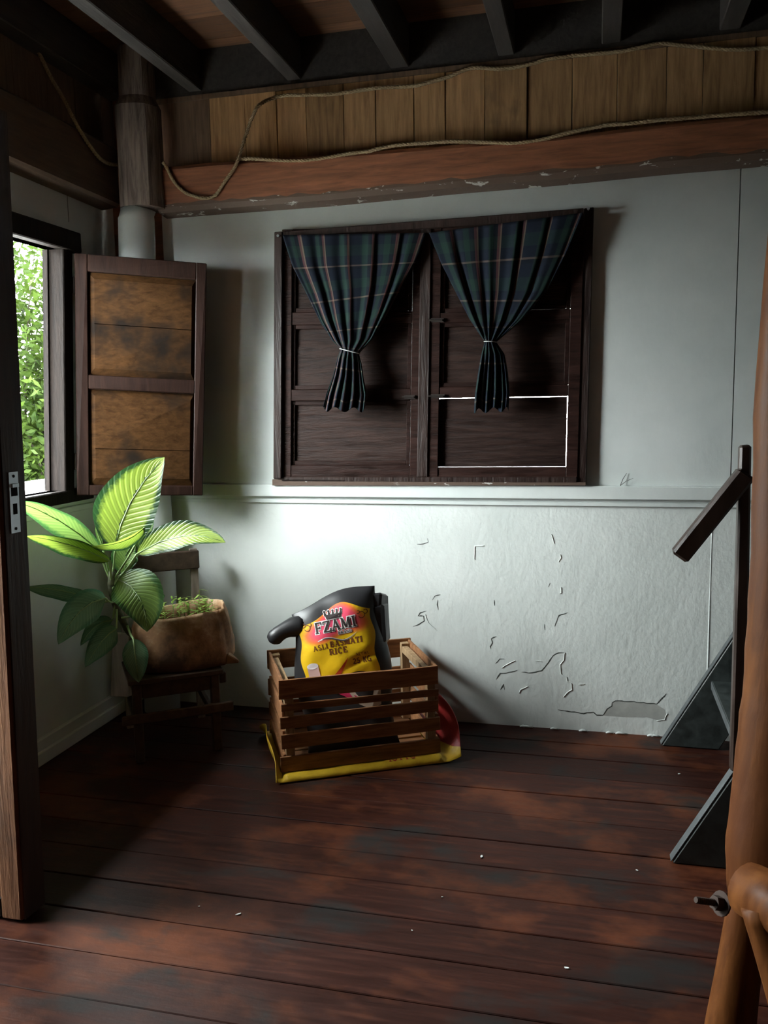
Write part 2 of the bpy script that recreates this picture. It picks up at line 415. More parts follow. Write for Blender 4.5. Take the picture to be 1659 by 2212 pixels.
for pts in dark:
    m = MB(); ribbon(m, pts, .0042, .0006, .0004); m.build('paint_crack', 'crack_dark', wall_back, recalc=False)
for pts in lite:
    m = MB(); ribbon(m, pts, .0042, .0, .0026); m.build('paint_flake', 'old_plaster_paint', wall_back, recalc=False)
pp = [onY(wpx(c), D) for c in [(1215, 1275), (1240, 1237), (1265, 1217), (1268, 1197), (1288, 1186), (1400, 1193), (1540, 1206), (1585, 1235), (1602, 1275), (1590, 1300), (1545, 1303), (1480, 1285), (1350, 1285)]]
MB().add([(p.x, D - .0004, p.z) for p in pp], [tuple(range(len(pp)))]).build('bare_patch', 'bare_plaster', wall_back, recalc=False, label='bare grey patch where the paint has come off')
# skirting crumbs of plaster
for k in range(9):
    x = random.uniform(-.32, .26)
    MB().tube([(x, D - .012, .001), (x + .012, D - .010, .004), (x + .03 + random.random() * .02, D - .012, .001)], [.003, .006, .003], 6).build('plaster_crumb', 'white_paint', wall_back, True)

# ledge and moulding
t = struct(MB().box(-1.93, 2.4, D - .028, D, .998, 1.053).build('trim_1', 'white_paint', bevel=.003))
MB().box(-2.05, 2.4, D - .012, D, .968, .984).build('moulding', 'white_paint', t, bevel=.002)
MB().box(-1.93, 2.4, D - .006, D, .984, .998).build('fillet', 'white_paint', t)

# big beam along the back wall
BY = D - .085
pts_top = [(345, 363), (452, 352), (700, 336), (1000, 312), (1200, 297), (1440, 268), (1659, 248), (1900, 226)]
pts_bot = [(345, 452), (452, 443), (700, 424), (1000, 394), (1200, 377), (1440, 352), (1659, 333), (1900, 312)]
vs = []; fs = []
for a, b in zip(pts_top, pts_bot):
    A = onY(a, BY); B = onY(b, BY); x = A.x
    vs += [(x, D, A.z), (x, BY + .012, A.z + .004), (x, BY, A.z - .012), (x, BY, B.z + .010), (x, BY + .016, B.z - .012), (x, D, B.z - .022)]
for i in range(len(pts_top) - 1):
    for k in range(6): a = i * 6; fs.append((a + k, a + (k + 1) % 6, a + 6 + (k + 1) % 6, a + 6 + k))
fs += [tuple(range(6)), tuple(len(vs) - 6 + k for k in range(6))]
beam = struct(MB().add(vs, fs).build('trim_2', 'beam_red'))
vs = []; fs = []
for i in range(60):
    x = -1.88 + i * .05
    # follow the lower arris
    k = max(j for j in range(len(pts_bot)) if onY(pts_bot[j], BY).x <= x or j == 0); k = min(k, len(pts_bot) - 2)
    A0, A1 = onY(pts_bot[k], BY), onY(pts_bot[k + 1], BY); z = lerp(A0.z, A1.z, (x - A0.x) / (A1.x - A0.x))
    vs += [(x, BY - .0012, z + .016 + random.uniform(-.006, .008)), (x, BY - .0015, z + .006), (x, BY + .014, z - .014), (x, D - .002, z - .0235)]
for i in range(59):
    for k in range(3): a = i * 4; fs.append((a + k, a + k + 1, a + k + 5, a + k + 4))
MB().add(vs, fs).build('flaked_paint_edge', 'peeling_edge', beam, recalc=False, label='flaking white paint along the lower edge of the beam')

# left wall with its window opening
LEAN = .0914                              # the far jamb leans with the old wall
def jy(z): return 3.088 + LEAN * (z - 1.07)
wl = MB(); X0 = L - .05
wl.box(X0, L, FY, DY0, -.02, 2.4); wl.box(X0, L, DY0, DY1, DZ, 2.4); wl.box(X0, L, DY1, WY0, -.02, 2.4)
wl.box(X0, L, WY0, D + .03, -.02, WZ0); wl.box(X0, L, WY0, D + .03, WZ1, 2.4)
wl.hexa([(X0, jy(WZ0), WZ0), (X0, D + .03, WZ0), (X0, D + .03, WZ1), (X0, jy(WZ1), WZ1)], [(L, jy(WZ0), WZ0), (L, D + .03, WZ0), (L, D + .03, WZ1), (L, jy(WZ1), WZ1)])
wall_left = struct(wl.build('wall_left', 'white_paint'))
sy0 = onX((146, 440), L).y
MB().box(L - .0002, L + .0006, sy0 - .0015, sy0 + .0015, 2.18, 2.34).build('panel_joint', 'crack_dark', wall_left)
yl = [2.62, 2.80, onX((28, 160), L + .03).y, onX((102, 200), L + .03).y, onX((163, 215), L + .03).y, onX((222, 290), L + .03).y, 3.62]
for k, (a, b) in enumerate(zip(yl[:-1], yl[1:])):
    MB().box(L - .02, L + .025 + random.uniform(0, .006), a + .0015, b - .0015, 2.45, 2.86).build('plank', 'plank_dark', wall_left, bevel=.002)
MB().box(L - .03, L - .0, FY, 2.62, 2.4, 2.95).build('upper_board', 'plank_dark', wall_left)
MB().box(L - .03, L - .02, 2.6, D, 2.4, 2.95).build('backing_board', 'joist_wood', wall_left)
m = MB(); xf = L + .10
A = [onX((-330, 60), xf), onX((276, 338), xf)]; B = [onX((-330, 210), xf), onX((268, 470), xf)]
m.hexa([(xf, B[0].y, B[0].z), (xf, 3.52, 2.285), (xf, 3.52, 2.535), (xf, B[0].y, 2.545)], [(L, B[0].y, B[0].z - .01), (L, 3.52, 2.275), (L, 3.52, 2.535), (L, B[0].y, 2.545)])
m.v = [(p[0], p[1], (2.305 if p[2] < 2.4 else p[2])) if p[1] < 3 else p for p in m.v]
struct(m.build('trim_3', 'beam_left', bevel=.012))
t = struct(MB().box(L, L + .022, 1.9, D, 0, .10).build('baseboard_left', 'white_paint', bevel=.004))
MB().box(L + .001, L + .034, 1.9, D, 0, .055).build('foot_strip', 'white_paint', t, bevel=.004)
t = struct(MB().box(L, L + .012, 1.9, 3.5, .972, .998).build('trim_4', 'white_paint', bevel=.003))

# rest of the shell, beside and behind the camera
struct(MB().box(-2.26, 2.5, FY - .1, FY, -.05, 2.95).build('wall_front', 'wall_timber'))
struct(MB().box(2.4, 2.5, FY, D + .1, -.05, 2.95).build('wall_right', 'wall_timber'))

ce = struct(MB().box(-2.26, 2.5, FY - .1, D + .1, 2.96, 3.0).build('ceiling', 'joist_wood'))
y = FY
while y < D:
    wdt = random.uniform(.17, .21); MB().box(-2.26, 2.5, y + .0015, min(y + wdt, D + .05) - .0015, 2.935, 2.955).build('ceiling_board', 'ceiling_wood', ce); y += wdt
for x0, x1 in ((-2.15, -2.045), (-1.745, -1.68), (-1.29, -1.225), (-.84, -.762), (-.40, -.335), (-.002, .07), (.425, .50), (.87, .94), (1.31, 1.38), (1.75, 1.82)):
    MB().box(x0, x1, FY, D - .004, 2.765, 2.934).build('joist', 'joist_wood', ce, bevel=.004)

# corner post
cpst = thing('corner_post', 'round corner post, white painted below and bare weathered timber above', 'post', (-1.965, 3.49, 0))
m = MB(); m.tube([(-1.965 + .012 * math.sin(k), 3.492, z) for k, z in enumerate((0, .4, .8, 1.2, 1.6, 2.0, 2.22, 2.27))], [.082, .080, .081, .079, .080, .079, .078, .076], 20)
m.build('painted_shaft', 'white_paint', cpst, True)
vs = []; fs = []
for i, z in enumerate((2.265, 2.33, 2.42, 2.52, 2.6, 2.68, 2.72, 2.80, 2.92)):
    for k in range(16):
        a = 2 * math.pi * k / 16; r = (.088 if z < 2.7 else .07) * (1 + .06 * math.sin(3 * a + 1) + random.uniform(-.03, .03)) / max(abs(math.cos(a)), abs(math.sin(a))) ** .35
        vs.append((-1.935 + r * math.cos(a), 3.50 + r * math.sin(a), z))
for i in range(8):
    for k in range(16): fs.append((i * 16 + k, i * 16 + (k + 1) % 16, i * 16 + 16 + (k + 1) % 16, i * 16 + 16 + k))
fs += [tuple(range(16)), tuple(8 * 16 + k for k in range(16))]
MB().add(vs, fs).build('timber_head', 'post_timber', cpst)

# ------------------------------------------------------------------ window 1: closed shutters on the back wall
YF = D - .052
win = MB()
TL, TR, BR, BL = (593, 503), (1283, 445), (1268, 1045), (590, 1038)
def wq(u, v): return lerp2(lerp2(TL, TR, u), lerp2(BL, BR, u), v)
def cw(c): return (560 + c[0] / 2.127, 430 + c[1] / 2.127)
win.slabY([cw((68, 150)), cw((106, 148)), cw((101, 1285)), cw((64, 1285))], YF, D)
window_1 = struct(win.build('window_1', 'frame_wood', bevel=.003))
MB().slabY([cw((1492, 42)), cw((1538, 36)), cw((1502, 1312)), cw((1458, 1312))], YF + .022, D).build('jamb', 'frame_wood', window_1, bevel=.003)
MB().slabY([cw((106, 148)), cw((1492, 41)), cw((1494, 92)), cw((106, 176))], YF + .004, D - .036).build('head', 'frame_wood', window_1, bevel=.003)
MB().slabY([cw((101, 1276)), cw((1458, 1276)), cw((1458, 1306)), cw((101, 1300))], YF + .012, D).build('sill', 'frame_wood', window_1, bevel=.003)
MB().slabY([cw((742, 120)), cw((792, 116)), cw((773, 1278)), cw((724, 1278))], YF + .010, D - .036).build('mullion', 'frame_wood', window_1, bevel=.003)
MB().slabY([cw((60, 1288)), cw((1500, 1302)), cw((1500, 1316)), cw((60, 1316))], D - .04, D).build('sill_strip', 'peeling_edge', window_1)


def leaf(quad, rows, us, gap=None):
    def q(u, v): return lerp2(lerp2(quad[0], quad[1], u), lerp2(quad[3], quad[2], u), v)
    def rect(u0, u1, v0, v1): return [q(u0, v0), q(u1, v0), q(u1, v1), q(u0, v1)]
    s = MB().slabY(rect(0, us[0], 0, 1), D - .035, D - .001).build('shutter', 'shutter_wood', window_1, bevel=.002)
    MB().slabY(rect(us[1], 1, 0, 1), D - .035, D - .001).build('stile', 'shutter_wood', s, bevel=.002)
    for v0, v1 in rows:
        MB().slabY(rect(us[0], us[1], v0, v1), D - .034 + random.uniform(0, .003), D - .001).build('rail', 'shutter_wood', s, bevel=.002)
    for k in range(len(rows) - 1):
        v0, v1 = rows[k][1], rows[k + 1][0]; g = gap if (gap and k == len(rows) - 2) else 0
        du, dv = .028, .017
        if not g:
            m = MB()
            for r in ((us[0], us[0] + du, v0, v1), (us[1] - du, us[1], v0, v1), (us[0] + du, us[1] - du, v0, v0 + dv), (us[0] + du, us[1] - du, v1 - dv, v1)): m.slabY(rect(*r), D - .024, D - .001)
            m.build('moulding', 'shutter_wood', s, bevel=.0015)
        vm = lerp(v0, v1, random.uniform(.25, .35)); gu, gv = (g, g * .8) if g else (0, 0)
        MB().slabY(rect(us[0] + gu * .5, us[1] - gu, v0 + gv * .8, vm + .003), D - .0115, D - .004).build('panel_board', 'shutter_panel', s)
        MB().slabY(rect(us[0] + gu * .8, us[1] - gu * .8, vm, v1 - gv * .6), D - .014, D - .002).build('panel_board', 'shutter_panel', s)
        if g:
            MB().slabY(rect(us[0] + .012, us[0] + .03, v0 + .16, v1 - .05), D - .016, D - .011).build('batten', 'shutter_wood', s)
            MB().box(*sorted((onY(q(us[0], v0), D).x + .02, onY(q(us[1], v0), D).x - .02)), D + .003, D + .006, onY(q(.5, lerp(v0, v1, .5)), D).z - .004, onY(q(.5, lerp(v0, v1, .5)), D).z + .004).build('panel_cleat', 'shutter_wood', s)
    return s


s1 = leaf([cw((104, 140)), cw((758, 125)), cw((738, 1282)), cw((99, 1282))], [(0, .065), (.335, .385), (.645, .69), (.948, 1)], (.072, .925))
s2 = leaf([cw((760, 110)), cw((1496, 70)), cw((1462, 1282)), cw((742, 1282))], [(0, .08), (.355, .395), (.645, .688), (.958, 1)], (.108, .925), .004)
MB().slabY([cw((738, 118)), cw((782, 116)), cw((764, 1282)), cw((718, 1282))], D - .0005, D + .015).build('meeting_strip', 'frame_wood', window_1)
for c, wd in (((818, 556), 60), ((820, 906), 64), ((690, 910), 50)):
    m = MB(); m.slabY([cw((c[0] - wd / 2, c[1] - 9)), cw((c[0] + wd / 2, c[1] - 9)), cw((c[0] + wd / 2, c[1] + 9)), cw((c[0] - wd / 2, c[1] + 9))], D - .043, D - .035)
    a, b = onY(cw((c[0] - wd * .7, c[1])), D - .047), onY(cw((c[0] + wd * .4, c[1])), D - .047); m.tube([a, b], .004, 8)
    m.build('latch', 'iron', window_1)
for c in ((85, 168), (1512, 42)):
    a = onY(cw(c), YF - .02); MB().tube([a, a + Vector((0, .03, 0))], [.006, .003], 8).build('nail', 'lock_steel', window_1)

# ------------------------------------------------------------------ window 2: side window with open leaf
x0, x1 = L - .055, L + .028
def jbox(xa, xb, o0, o1, z0, z1): return MB().hexa([(xa, jy(z0) + o0, z0), (xb, jy(z0) + o0, z0), (xb, jy(z1) + o0, z1), (xa, jy(z1) + o0, z1)], [(xa, jy(z0) + o1, z0), (xb, jy(z0) + o1, z0), (xb, jy(z1) + o1, z1), (xa, jy(z1) + o1, z1)])
window_2 = struct(jbox(x0, x1, -.004, .062, WZ0 - .05, WZ1 + .08).build('window_2', 'jamb_wood', bevel=.004))
MB().box(x0, x1, WY0 - .08, WY0, WZ0 - .06, WZ1 + .085).build('jamb', 'jamb_wood', window_2, bevel=.004)
MB().box(x0, x1 + .012, WY0 - .1, WY1 + .125, WZ1, WZ1 + .082).build('head', 'jamb_wood', window_2, bevel=.004)
MB().box(x0, x1 + .006, WY0 - .1, WY1 + .115, WZ0 - .052, WZ0).build('sill', 'jamb_wood', window_2, bevel=.004)
jbox(x0 - .008, L - .040, -.014, -.004, WZ0, WZ1).build('stop', 'jamb_wood', window_2)
HB, HT = Vector((-2.118, 3.150, 1.045)), Vector((-2.118, 3.240, 2.045)); FB, FT = onY((437, 1070), 3.41), onY((446, 571), 3.41)
nrm = (FB - HB).cross(HT - HB).normalized()
if nrm.y > 0: nrm = -nrm


def lp(u, v, d): return lerp(lerp(HT, FT, u), lerp(HB, FB, u), v) + nrm * d
def lpiece(u0, u1, v0, v1, d0, d1): return ([lp(u0, v0, d1), lp(u1, v0, d1), lp(u1, v1, d1), lp(u0, v1, d1)], [lp(u0, v0, d0), lp(u1, v0, d0), lp(u1, v1, d0), lp(u0, v1, d0)])


lf = MB().hexa(*lpiece(0, .095, 0, 1, -.018, .018)).build('shutter', 'leaf_frame', window_2, bevel=.003)
MB().hexa(*lpiece(.92, 1, 0, 1, -.018, .018)).build('stile', 'leaf_frame', lf, bevel=.003)
for v0, v1 in ((0, .07), (.497, .555), (.957, 1)): MB().hexa(*lpiece(.095, .92, v0, v1, -.017, .017)).build('rail', 'leaf_frame', lf, bevel=.003)
for v0, v1 in ((.07, .497), (.555, .957)):
    vm = lerp(v0, v1, .5 if v0 < .3 else .62); a, b = .095, .92
    fr = [lp(a, v0, -.004), lp(b, v0, -.004), lp(b, v1, -.004), lp(a, v1, -.004)]
    iu, iv = .048, .028; inn = [lp(a + iu, v0 + iv, .011), lp(b - iu * .6, v0 + iv, .011), lp(b - iu * .6, v1 - iv, .011), lp(a + iu, v1 - iv, .011)]
    bk = [p - nrm * .008 for p in fr]
    MB().add(fr + inn + bk, [(0, 1, 5, 4), (1, 2, 6, 5), (2, 3, 7, 6), (3, 0, 4, 7), (8, 9, 10, 11)]).build('panel', 'leaf_panel', lf)
    for p0, p1 in ((v0 + iv, vm - .0012), (vm + .0012, v1 - iv)): MB().hexa(*lpiece(a + iu, b - iu * .6, p0, p1, .004, .0125)).build('panel_board', 'leaf_panel', lf, bevel=.001)
for v in (.13, .86):
    a, b = lp(-.01, v - .035, .0), lp(-.01, v + .035, .0); MB().tube([a, b], .007, 8).build('hinge', 'iron', window_2)

# ------------------------------------------------------------------ door leaf with lock, at the left
def dx(px, py): return onY((px, py), 1.876)
DB = Vector((-1.517, 1.876, .004)); DT = onY((-9, 900), 1.876); sl = (DT - DB) / (DT.z - DB.z)
def dq(z, off): p = DB + sl * (z - .004); return Vector((p.x + off, 1.876, z))
hz = 2.15
door = struct(MB().hexa([dq(.006, -.068), dq(.006, 0), dq(hz, 0), dq(hz, -.068)], [p + Vector((.006, .088, 0)) for p in (dq(.006, -.068), dq(.006, 0), dq(hz, 0), dq(hz, -.068))]).build('door_1', 'door_wood', bevel=.006, cut=.12, jitter=.0012))
m = MB(); e0, e1 = dq(.008, .0005), dq(hz - .003, .0005); th = Vector((.006, .088, 0))
m.hexa([e0 + th * .1, e0 + th * .99, e1 + th * .99, e1 + th * .1], [p + Vector((.0035, 0, 0)) for p in (e0 + th * .1, e0 + th * .99, e1 + th * .99, e1 + th * .1)]).build('edge_strip', 'door_dark', door)
m = MB().hexa([dq(.006, -.62), dq(.006, -.071), dq(hz, -.071), dq(hz, -.62)], [p + Vector((0, .03, 0)) for p in (dq(.006, -.62), dq(.006, -.071), dq(hz, -.071), dq(hz, -.62))])
m.v = [(p[0], p[1] + .018, p[2]) for p in m.v]; m.build('panel', 'door_wood', door)
MB().hexa(*[[p + Vector((0, o, 0)) for p in (dq(.01, -.20), dq(.01, -.072), dq(.06, -.072), dq(.06, -.20))] for o in (.004, .017)]).build('kick_plate', 'iron', door)
# lock face plate on the edge
def edge(s_, z, out=0): p = dq(z, .004 + out); return p + th * s_
zt, zb = 1.243, 1.083
def eplate(s0, s1, z0, z1, o0, o1): return [edge(s0, z0, o1), edge(s1, z0, o1), edge(s1, z1, o1), edge(s0, z1, o1)], [edge(s0, z0, o0), edge(s1, z0, o0), edge(s1, z1, o0), edge(s0, z1, o0)]
lk = MB().hexa(*eplate(.30, .68, zb, zt, 0, .003)).build('lock_plate', 'lock_steel', door, label='steel lock plate')
MB().hexa(*eplate(.36, .62, 1.180, 1.203, .0031, .0036)).build('latch_hole', 'black_hole', lk)
MB().hexa(*eplate(.36, .62, 1.203, 1.212, .003, .009)).build('latch_bolt', 'lock_steel', lk)
MB().hexa(*eplate(.41, .58, 1.132, 1.160, .0031, .0036)).build('bolt_slot', 'black_hole', lk)
for z in (1.232, 1.094):
    c = edge(.49, z, .003); MB().tube([c, c + Vector((.0012, 0, 0))], [.0042, .0042], 10).build('screw', 'black_hole', lk)

# ------------------------------------------------------------------ staircase
U = Vector((.269, 0, .481)).normalized()     # rise towards +x
def stringer(y0, y1, name):
    a = Vector((.262, 0, 0)); wdt = .19; m = MB()
    top = [Vector((.262 + U.x * t, 0, U.z * t)) for t in (0, 2.6)]; off = Vector((wdt / U.z, 0, 0))
    q = [top[0], top[0] + off, top[1] + off, top[1]]
    return m, [[(p.x, yy, p.z) for p in q] for yy in (y0, y1)]
stair = thing('staircase', 'steep dark wooden staircase with open treads against the white wall', 'staircase', (.35, 3.06, 0))
for y0, y1, dx_ in ((3.50, 3.545, .012), (2.575, 2.62, -.022)):
    m, q = stringer(y0, y1, ''); m.hexa([(p[0] + dx_, p[1], p[2]) for p in q[0]], [(p[0] + dx_, p[1], p[2]) for p in q[1]])
    so = m.build('stringer', 'stair_wood', stair, bevel=.003)
    m = MB(); a = Vector((.262 + dx_ - .003, 0, .003)); b = a + U * 2.55; nn = Vector((-U.z, 0, U.x)) * .0022
    m.hexa([(a.x, y0 + .002, a.z), (b.x, y0 + .002, b.z), (b.x, y1 - .002, b.z), (a.x, y1 - .002, a.z)], [(a.x + nn.x, y0 + .002, a.z + nn.z), (b.x + nn.x, y0 + .002, b.z + nn.z), (b.x + nn.x, y1 - .002, b.z + nn.z), (a.x + nn.x, y1 - .002, a.z + nn.z)])
    m.build('worn_edge', 'stair_edge', so)
for k in range(8):
    z = .285 + k * .24; x = .262 + z * U.x / U.z + .035
    td = MB().box(x, x + .20, 2.62, 3.50, z - .035, z).build('tread', 'stair_wood', stair, bevel=.003)
    MB().box(x - .002, x, 2.621, 3.499, z - .033, z - .002).build('nosing', 'stair_edge', td)
m = MB(); m.slabY([(1599, 963), (1624, 961), (1612, 1668), (1578, 1668)], 2.56, 2.60); m.build('newel_post', 'handrail_wood', stair, bevel=.006)
a, b = onY((1466, 1203), 2.545), onY((1602, 1034), 2.545); dd = (b - a).normalized()
MB().beam(a, b + dd * .02, .05, .052, up=(0, 0, 1)).build('handrail', 'handrail_wood', stair, bevel=.007)

# ------------------------------------------------------------------ log frame in the right foreground
def at(px, py, d): r = ray(px, py); return CAM + r * (d / r.dot(FW))
lg = thing('log_frame', 'varnished round log upright bolted to log legs beside the staircase', 'log frame', (.26, 1.42, 0))
def logtube(ctrs, rad, nm, n=20, bump_=.05):
    m = MB(); P = []; R = []
    for i in range(len(ctrs) - 1):
        for k in range(4):
            P.append(lerp(Vector(ctrs[i]), Vector(ctrs[i + 1]), k / 4)); R.append(lerp(rad[i], rad[i + 1], k / 4) * (1 + random.uniform(-bump_, bump_) * .5))
    P.append(Vector(ctrs[-1])); R.append(rad[-1])
    m.tube(P, R, n); return m.build(nm, 'log_wood', lg, True)
R0 = .075
lpx = [(1700, 100), (1655, 520), (1626, 900), (1617, 1300), (1604, 1520), (1584, 1680), (1563, 1830), (1556, 1935)]
ctr = [at(x, y, 1.47) + RT * (R0 + .008) for x, y in lpx]
logtube(ctr, [R0 * .95, R0, R0, R0 * 1.02, R0 * 1.05, R0 * 1.02, R0, R0 * .9], 'upright')
jt = ctr[-1]
foot = Vector((.215, 1.46, .03)); logtube([jt + Vector((-.02, .03, .03)), lerp(jt, foot, .5) + Vector((-.012, .02, 0)), foot], [.032, .042, .05], 'leg')
r0 = at(1685, 1968, 1.36); logtube([r0 + Vector((-.035, .055, .0)), r0 + Vector((.12, -.2, .03)), r0 + Vector((.3, -.5, .06))], [.045, .055, .058], 'cross_rail')
b0 = at(1607, 1985, 1.36); b1 = at(1665, 2170, 1.34); dd = b1 - b0
logtube([b0 + RT * .028 - dd * .15, lerp(b0, b1, .5) + RT * .032, b1 + RT * .034, b1 + RT * .034 + dd * .75], [.026, .032, .036, .036], 'brace')
bl = at(1503, 1944, 1.45); br = at(1560, 1952, 1.47); m = MB(); steps = 26; P = []; R = []
for k in range(steps + 1): P.append(lerp(bl, br, k / steps)); R.append(.0062 if k % 2 else .0050)
m.tube(P, R, 10); bo = m.build('bolt', 'rusty_bolt', lg, label='rusty threaded bolt')
a = lerp(bl, br, .68); b = lerp(bl, br, .92); MB().tube([a, b], .0125, 6).build('nut', 'rusty_bolt', bo)
a = lerp(bl, br, .93); MB().tube([a, lerp(bl, br, .99)], .021, 16).build('washer', 'rusty_bolt', bo)

# ------------------------------------------------------------------ ropes
def smooth_path(pts, step=.012):
    P = [Vector(p) for p in pts]; out = []
    for i in range(len(P) - 1):
        a, b, c, d = P[max(i - 1, 0)], P[i], P[i + 1], P[min(i + 2, len(P) - 1)]; m = max(2, int((c - b).length / step))
        for k in range(m):
            t = k / m; out.append(.5 * ((2 * b) + (c - a) * t + (2 * a - 5 * b + 4 * c - d) * t * t + (3 * b - a - 3 * c + d) * t ** 3))
    out.append(P[-1]); return out


def rope(pts, name, label, r=.0078):
    P = smooth_path(pts); m = MB(); s = 0; fr = []
    for i, p in enumerate(P):
        t = (P[min(i + 1, len(P) - 1)] - P[max(i - 1, 0)]).normalized(); a = t.cross(Vector((.1, 1, .2))).normalized(); b = t.cross(a)
        if i: s += (p - P[i - 1]).length
        fr.append((p, a, b, s))
    for k in range(3):
        m.tube([p + (a * math.cos(s * 130 + k * 2.094) + b * math.sin(s * 130 + k * 2.094)) * r * .52 for p, a, b, s in fr], r * .62, 6)
    return tag(m.build(name, 'rope_fibre', None, True), label, 'rope', 'natural fibre ropes strung along the walls')


up = [(352, 350), (359, 360), (376, 392), (401, 416), (439, 428), (465, 422), (486, 392), (511, 354), (530, 295), (545, 253), (559, 228), (587, 213), (621, 206), (663, 205), (722, 203), (773, 196), (827, 189), (891, 186), (933, 176), (969, 166), (1019, 147), (1083, 149), (1138, 140), (1193, 126), (1266, 118), (1335, 112), (1380, 103), (1426, 94), (1472, 98), (1518, 102), (1586, 107), (1659, 103), (1780, 96)]
def updepth(p):
    if p[1] > 345 and p[0] < 520: return BY - .012
    if p[0] < 560: return BY - .006
    return D - .026
rope([onY(p, updepth(p)) for p in up], 'rope', 'tan rope looping over the beam and along the top of the light planks')
lo = [(512, 346), (521, 346), (553, 346), (604, 350), (659, 350), (705, 344), (756, 335), (798, 330), (823, 323), (865, 316), (912, 313), (975, 309), (1051, 311), (1110, 313), (1165, 306), (1202, 297), (1257, 284), (1312, 274), (1357, 270), (1449, 261), (1659, 245), (1780, 233)]
rope([onY(p, BY + .002) + Vector((0, 0, .006)) for p in lo], 'rope', 'tan rope lying along the top edge of the red-brown beam')
lfr = [(-120, 0), (-60, 25), (0, 51), (34, 71), (71, 93), (88, 122), (111, 169), (135, 209), (152, 243), (176, 287), (203, 327), (223, 348), (250, 356), (268, 353), (278, 336), (283, 322)]
rope([onX(p, L + .112 if p[1] > 225 else L + .070 if p[1] > 190 else L + .052) for p in lfr], 'rope', 'tan rope sagging down the dark planks to the corner post')

# ------------------------------------------------------------------ curtains
def interp(tab, v):
    for (a, x), (b, y) in zip(tab[:-1], tab[1:]):
        if v <= b: return lerp2(x, y, (v - a) / (b - a) if b > a else 0)
    return tab[-1][1]


def table(pts, ytie, n_before):
    # v 0..0.66 above the tie, 0.66..1 below
    seg = []; up_, dn = pts[:n_before + 1], pts[n_before:]
    for k, p in enumerate(up_): seg.append((.66 * k / (len(up_) - 1), p))
    for k, p in enumerate(dn[1:], 1): seg.append((.66 + .34 * k / (len(dn) - 1), p))
    return seg


def curtain(left, right, nb, top_y, label, seed):
    rnd = random.Random(seed); Lt, Rt = table(left, 0, nb), table(right, 0, nb); ph = rnd.uniform(0, 6)
    def fn(u, v):
        a, b = interp(Lt, v), interp(Rt, v)
        k = min(v / .66, 1); below = max(0, (v - .66) / .34)
        # rolled side hems: cloth gathers towards both edges as it nears the tie
        g = .5 - .5 * math.cos(math.pi * u); uu = lerp(u, lerp(u, g, .75), k)
        uu += .010 * math.sin(2 * math.pi * 5 * u + ph) * (1 - below)
        p = lerp2(a, b, min(max(uu, 0), 1)); sag = (1 - k) ** 2 * 0
        near = math.exp(-((v - .66) / .10) ** 2)
        amp = lerp(.008, .017, k) * (1 - .65 * near) + below * .010
        ple = math.sin(2 * math.pi * 6.5 * u + ph) + .45 * math.sin(2 * math.pi * 11 * u + 1.7 * ph)
        bulge = (.012 + .030 * k * k) * math.sin(math.pi * u) ** .6
        roll = .022 * k * (math.exp(-((u - .06) / .07) ** 2) + math.exp(-((u - .94) / .07) ** 2)) * (1 - near)
        y = top_y - .004 - amp * (ple * .5 + .5) - bulge * (1 - .35 * below) - roll
        q = onY(p, y)
        if below > .5: q.z += .010 * math.sin(2 * math.pi * 3 * u + ph) * (below - .5) * 2
        return q
    t = thing('curtain', label, 'curtain', onY(lerp2(left[0], right[0], .5), top_y), 0, 'plaid curtains over the closed shutters')
    m = MB(); m.grid(fn, 96, 80); m.build('cloth', 'plaid_cloth', t, True, solid=.0012, recalc=False)
    a, b = left[nb], right[nb]; c = lerp2(a, b, .5); R_ = (onY(b, 3.5) - onY(a, 3.5)).length / 2
    ctr = onY(c, top_y - .030); sl_ = (onY(b, 3.5).z - onY(a, 3.5).z) / 2
    P = [ctr + Vector((math.cos(2 * math.pi * k / 24) * (R_ + .002), math.sin(2 * math.pi * k / 24) * .026, math.cos(2 * math.pi * k / 24) * sl_)) for k in range(25)]
    MB().tube(P, .0022, 6, False).build('tie_cord', 'tie_cord', t, True)


curtain([(607, 508), (629, 575), (662, 638), (690, 695), (718, 737), (736, 753), (728, 775), (719, 812), (705, 853), (698, 884)],
        [(921, 503), (899, 563), (872, 612), (839, 675), (806, 732), (775, 764), (781, 785), (786, 820), (792, 852), (788, 886)], 5, YF - .008,
        'dark plaid curtain tied in the middle, hanging over the shutter away from the staircase', 3)
curtain([(927, 503), (952, 566), (985, 632), (1015, 690), (1036, 722), (1047, 738), (1040, 765), (1033, 805), (1026, 850), (1024, 888)],
        [(1262, 459), (1225, 545), (1180, 632), (1130, 690), (1092, 722), (1072, 739), (1090, 765), (1097, 805), (1101, 850), (1098, 884)], 5, YF - .020,
        'dark plaid curtain tied in the middle, over the shutter with light round its lowest panel', 5)

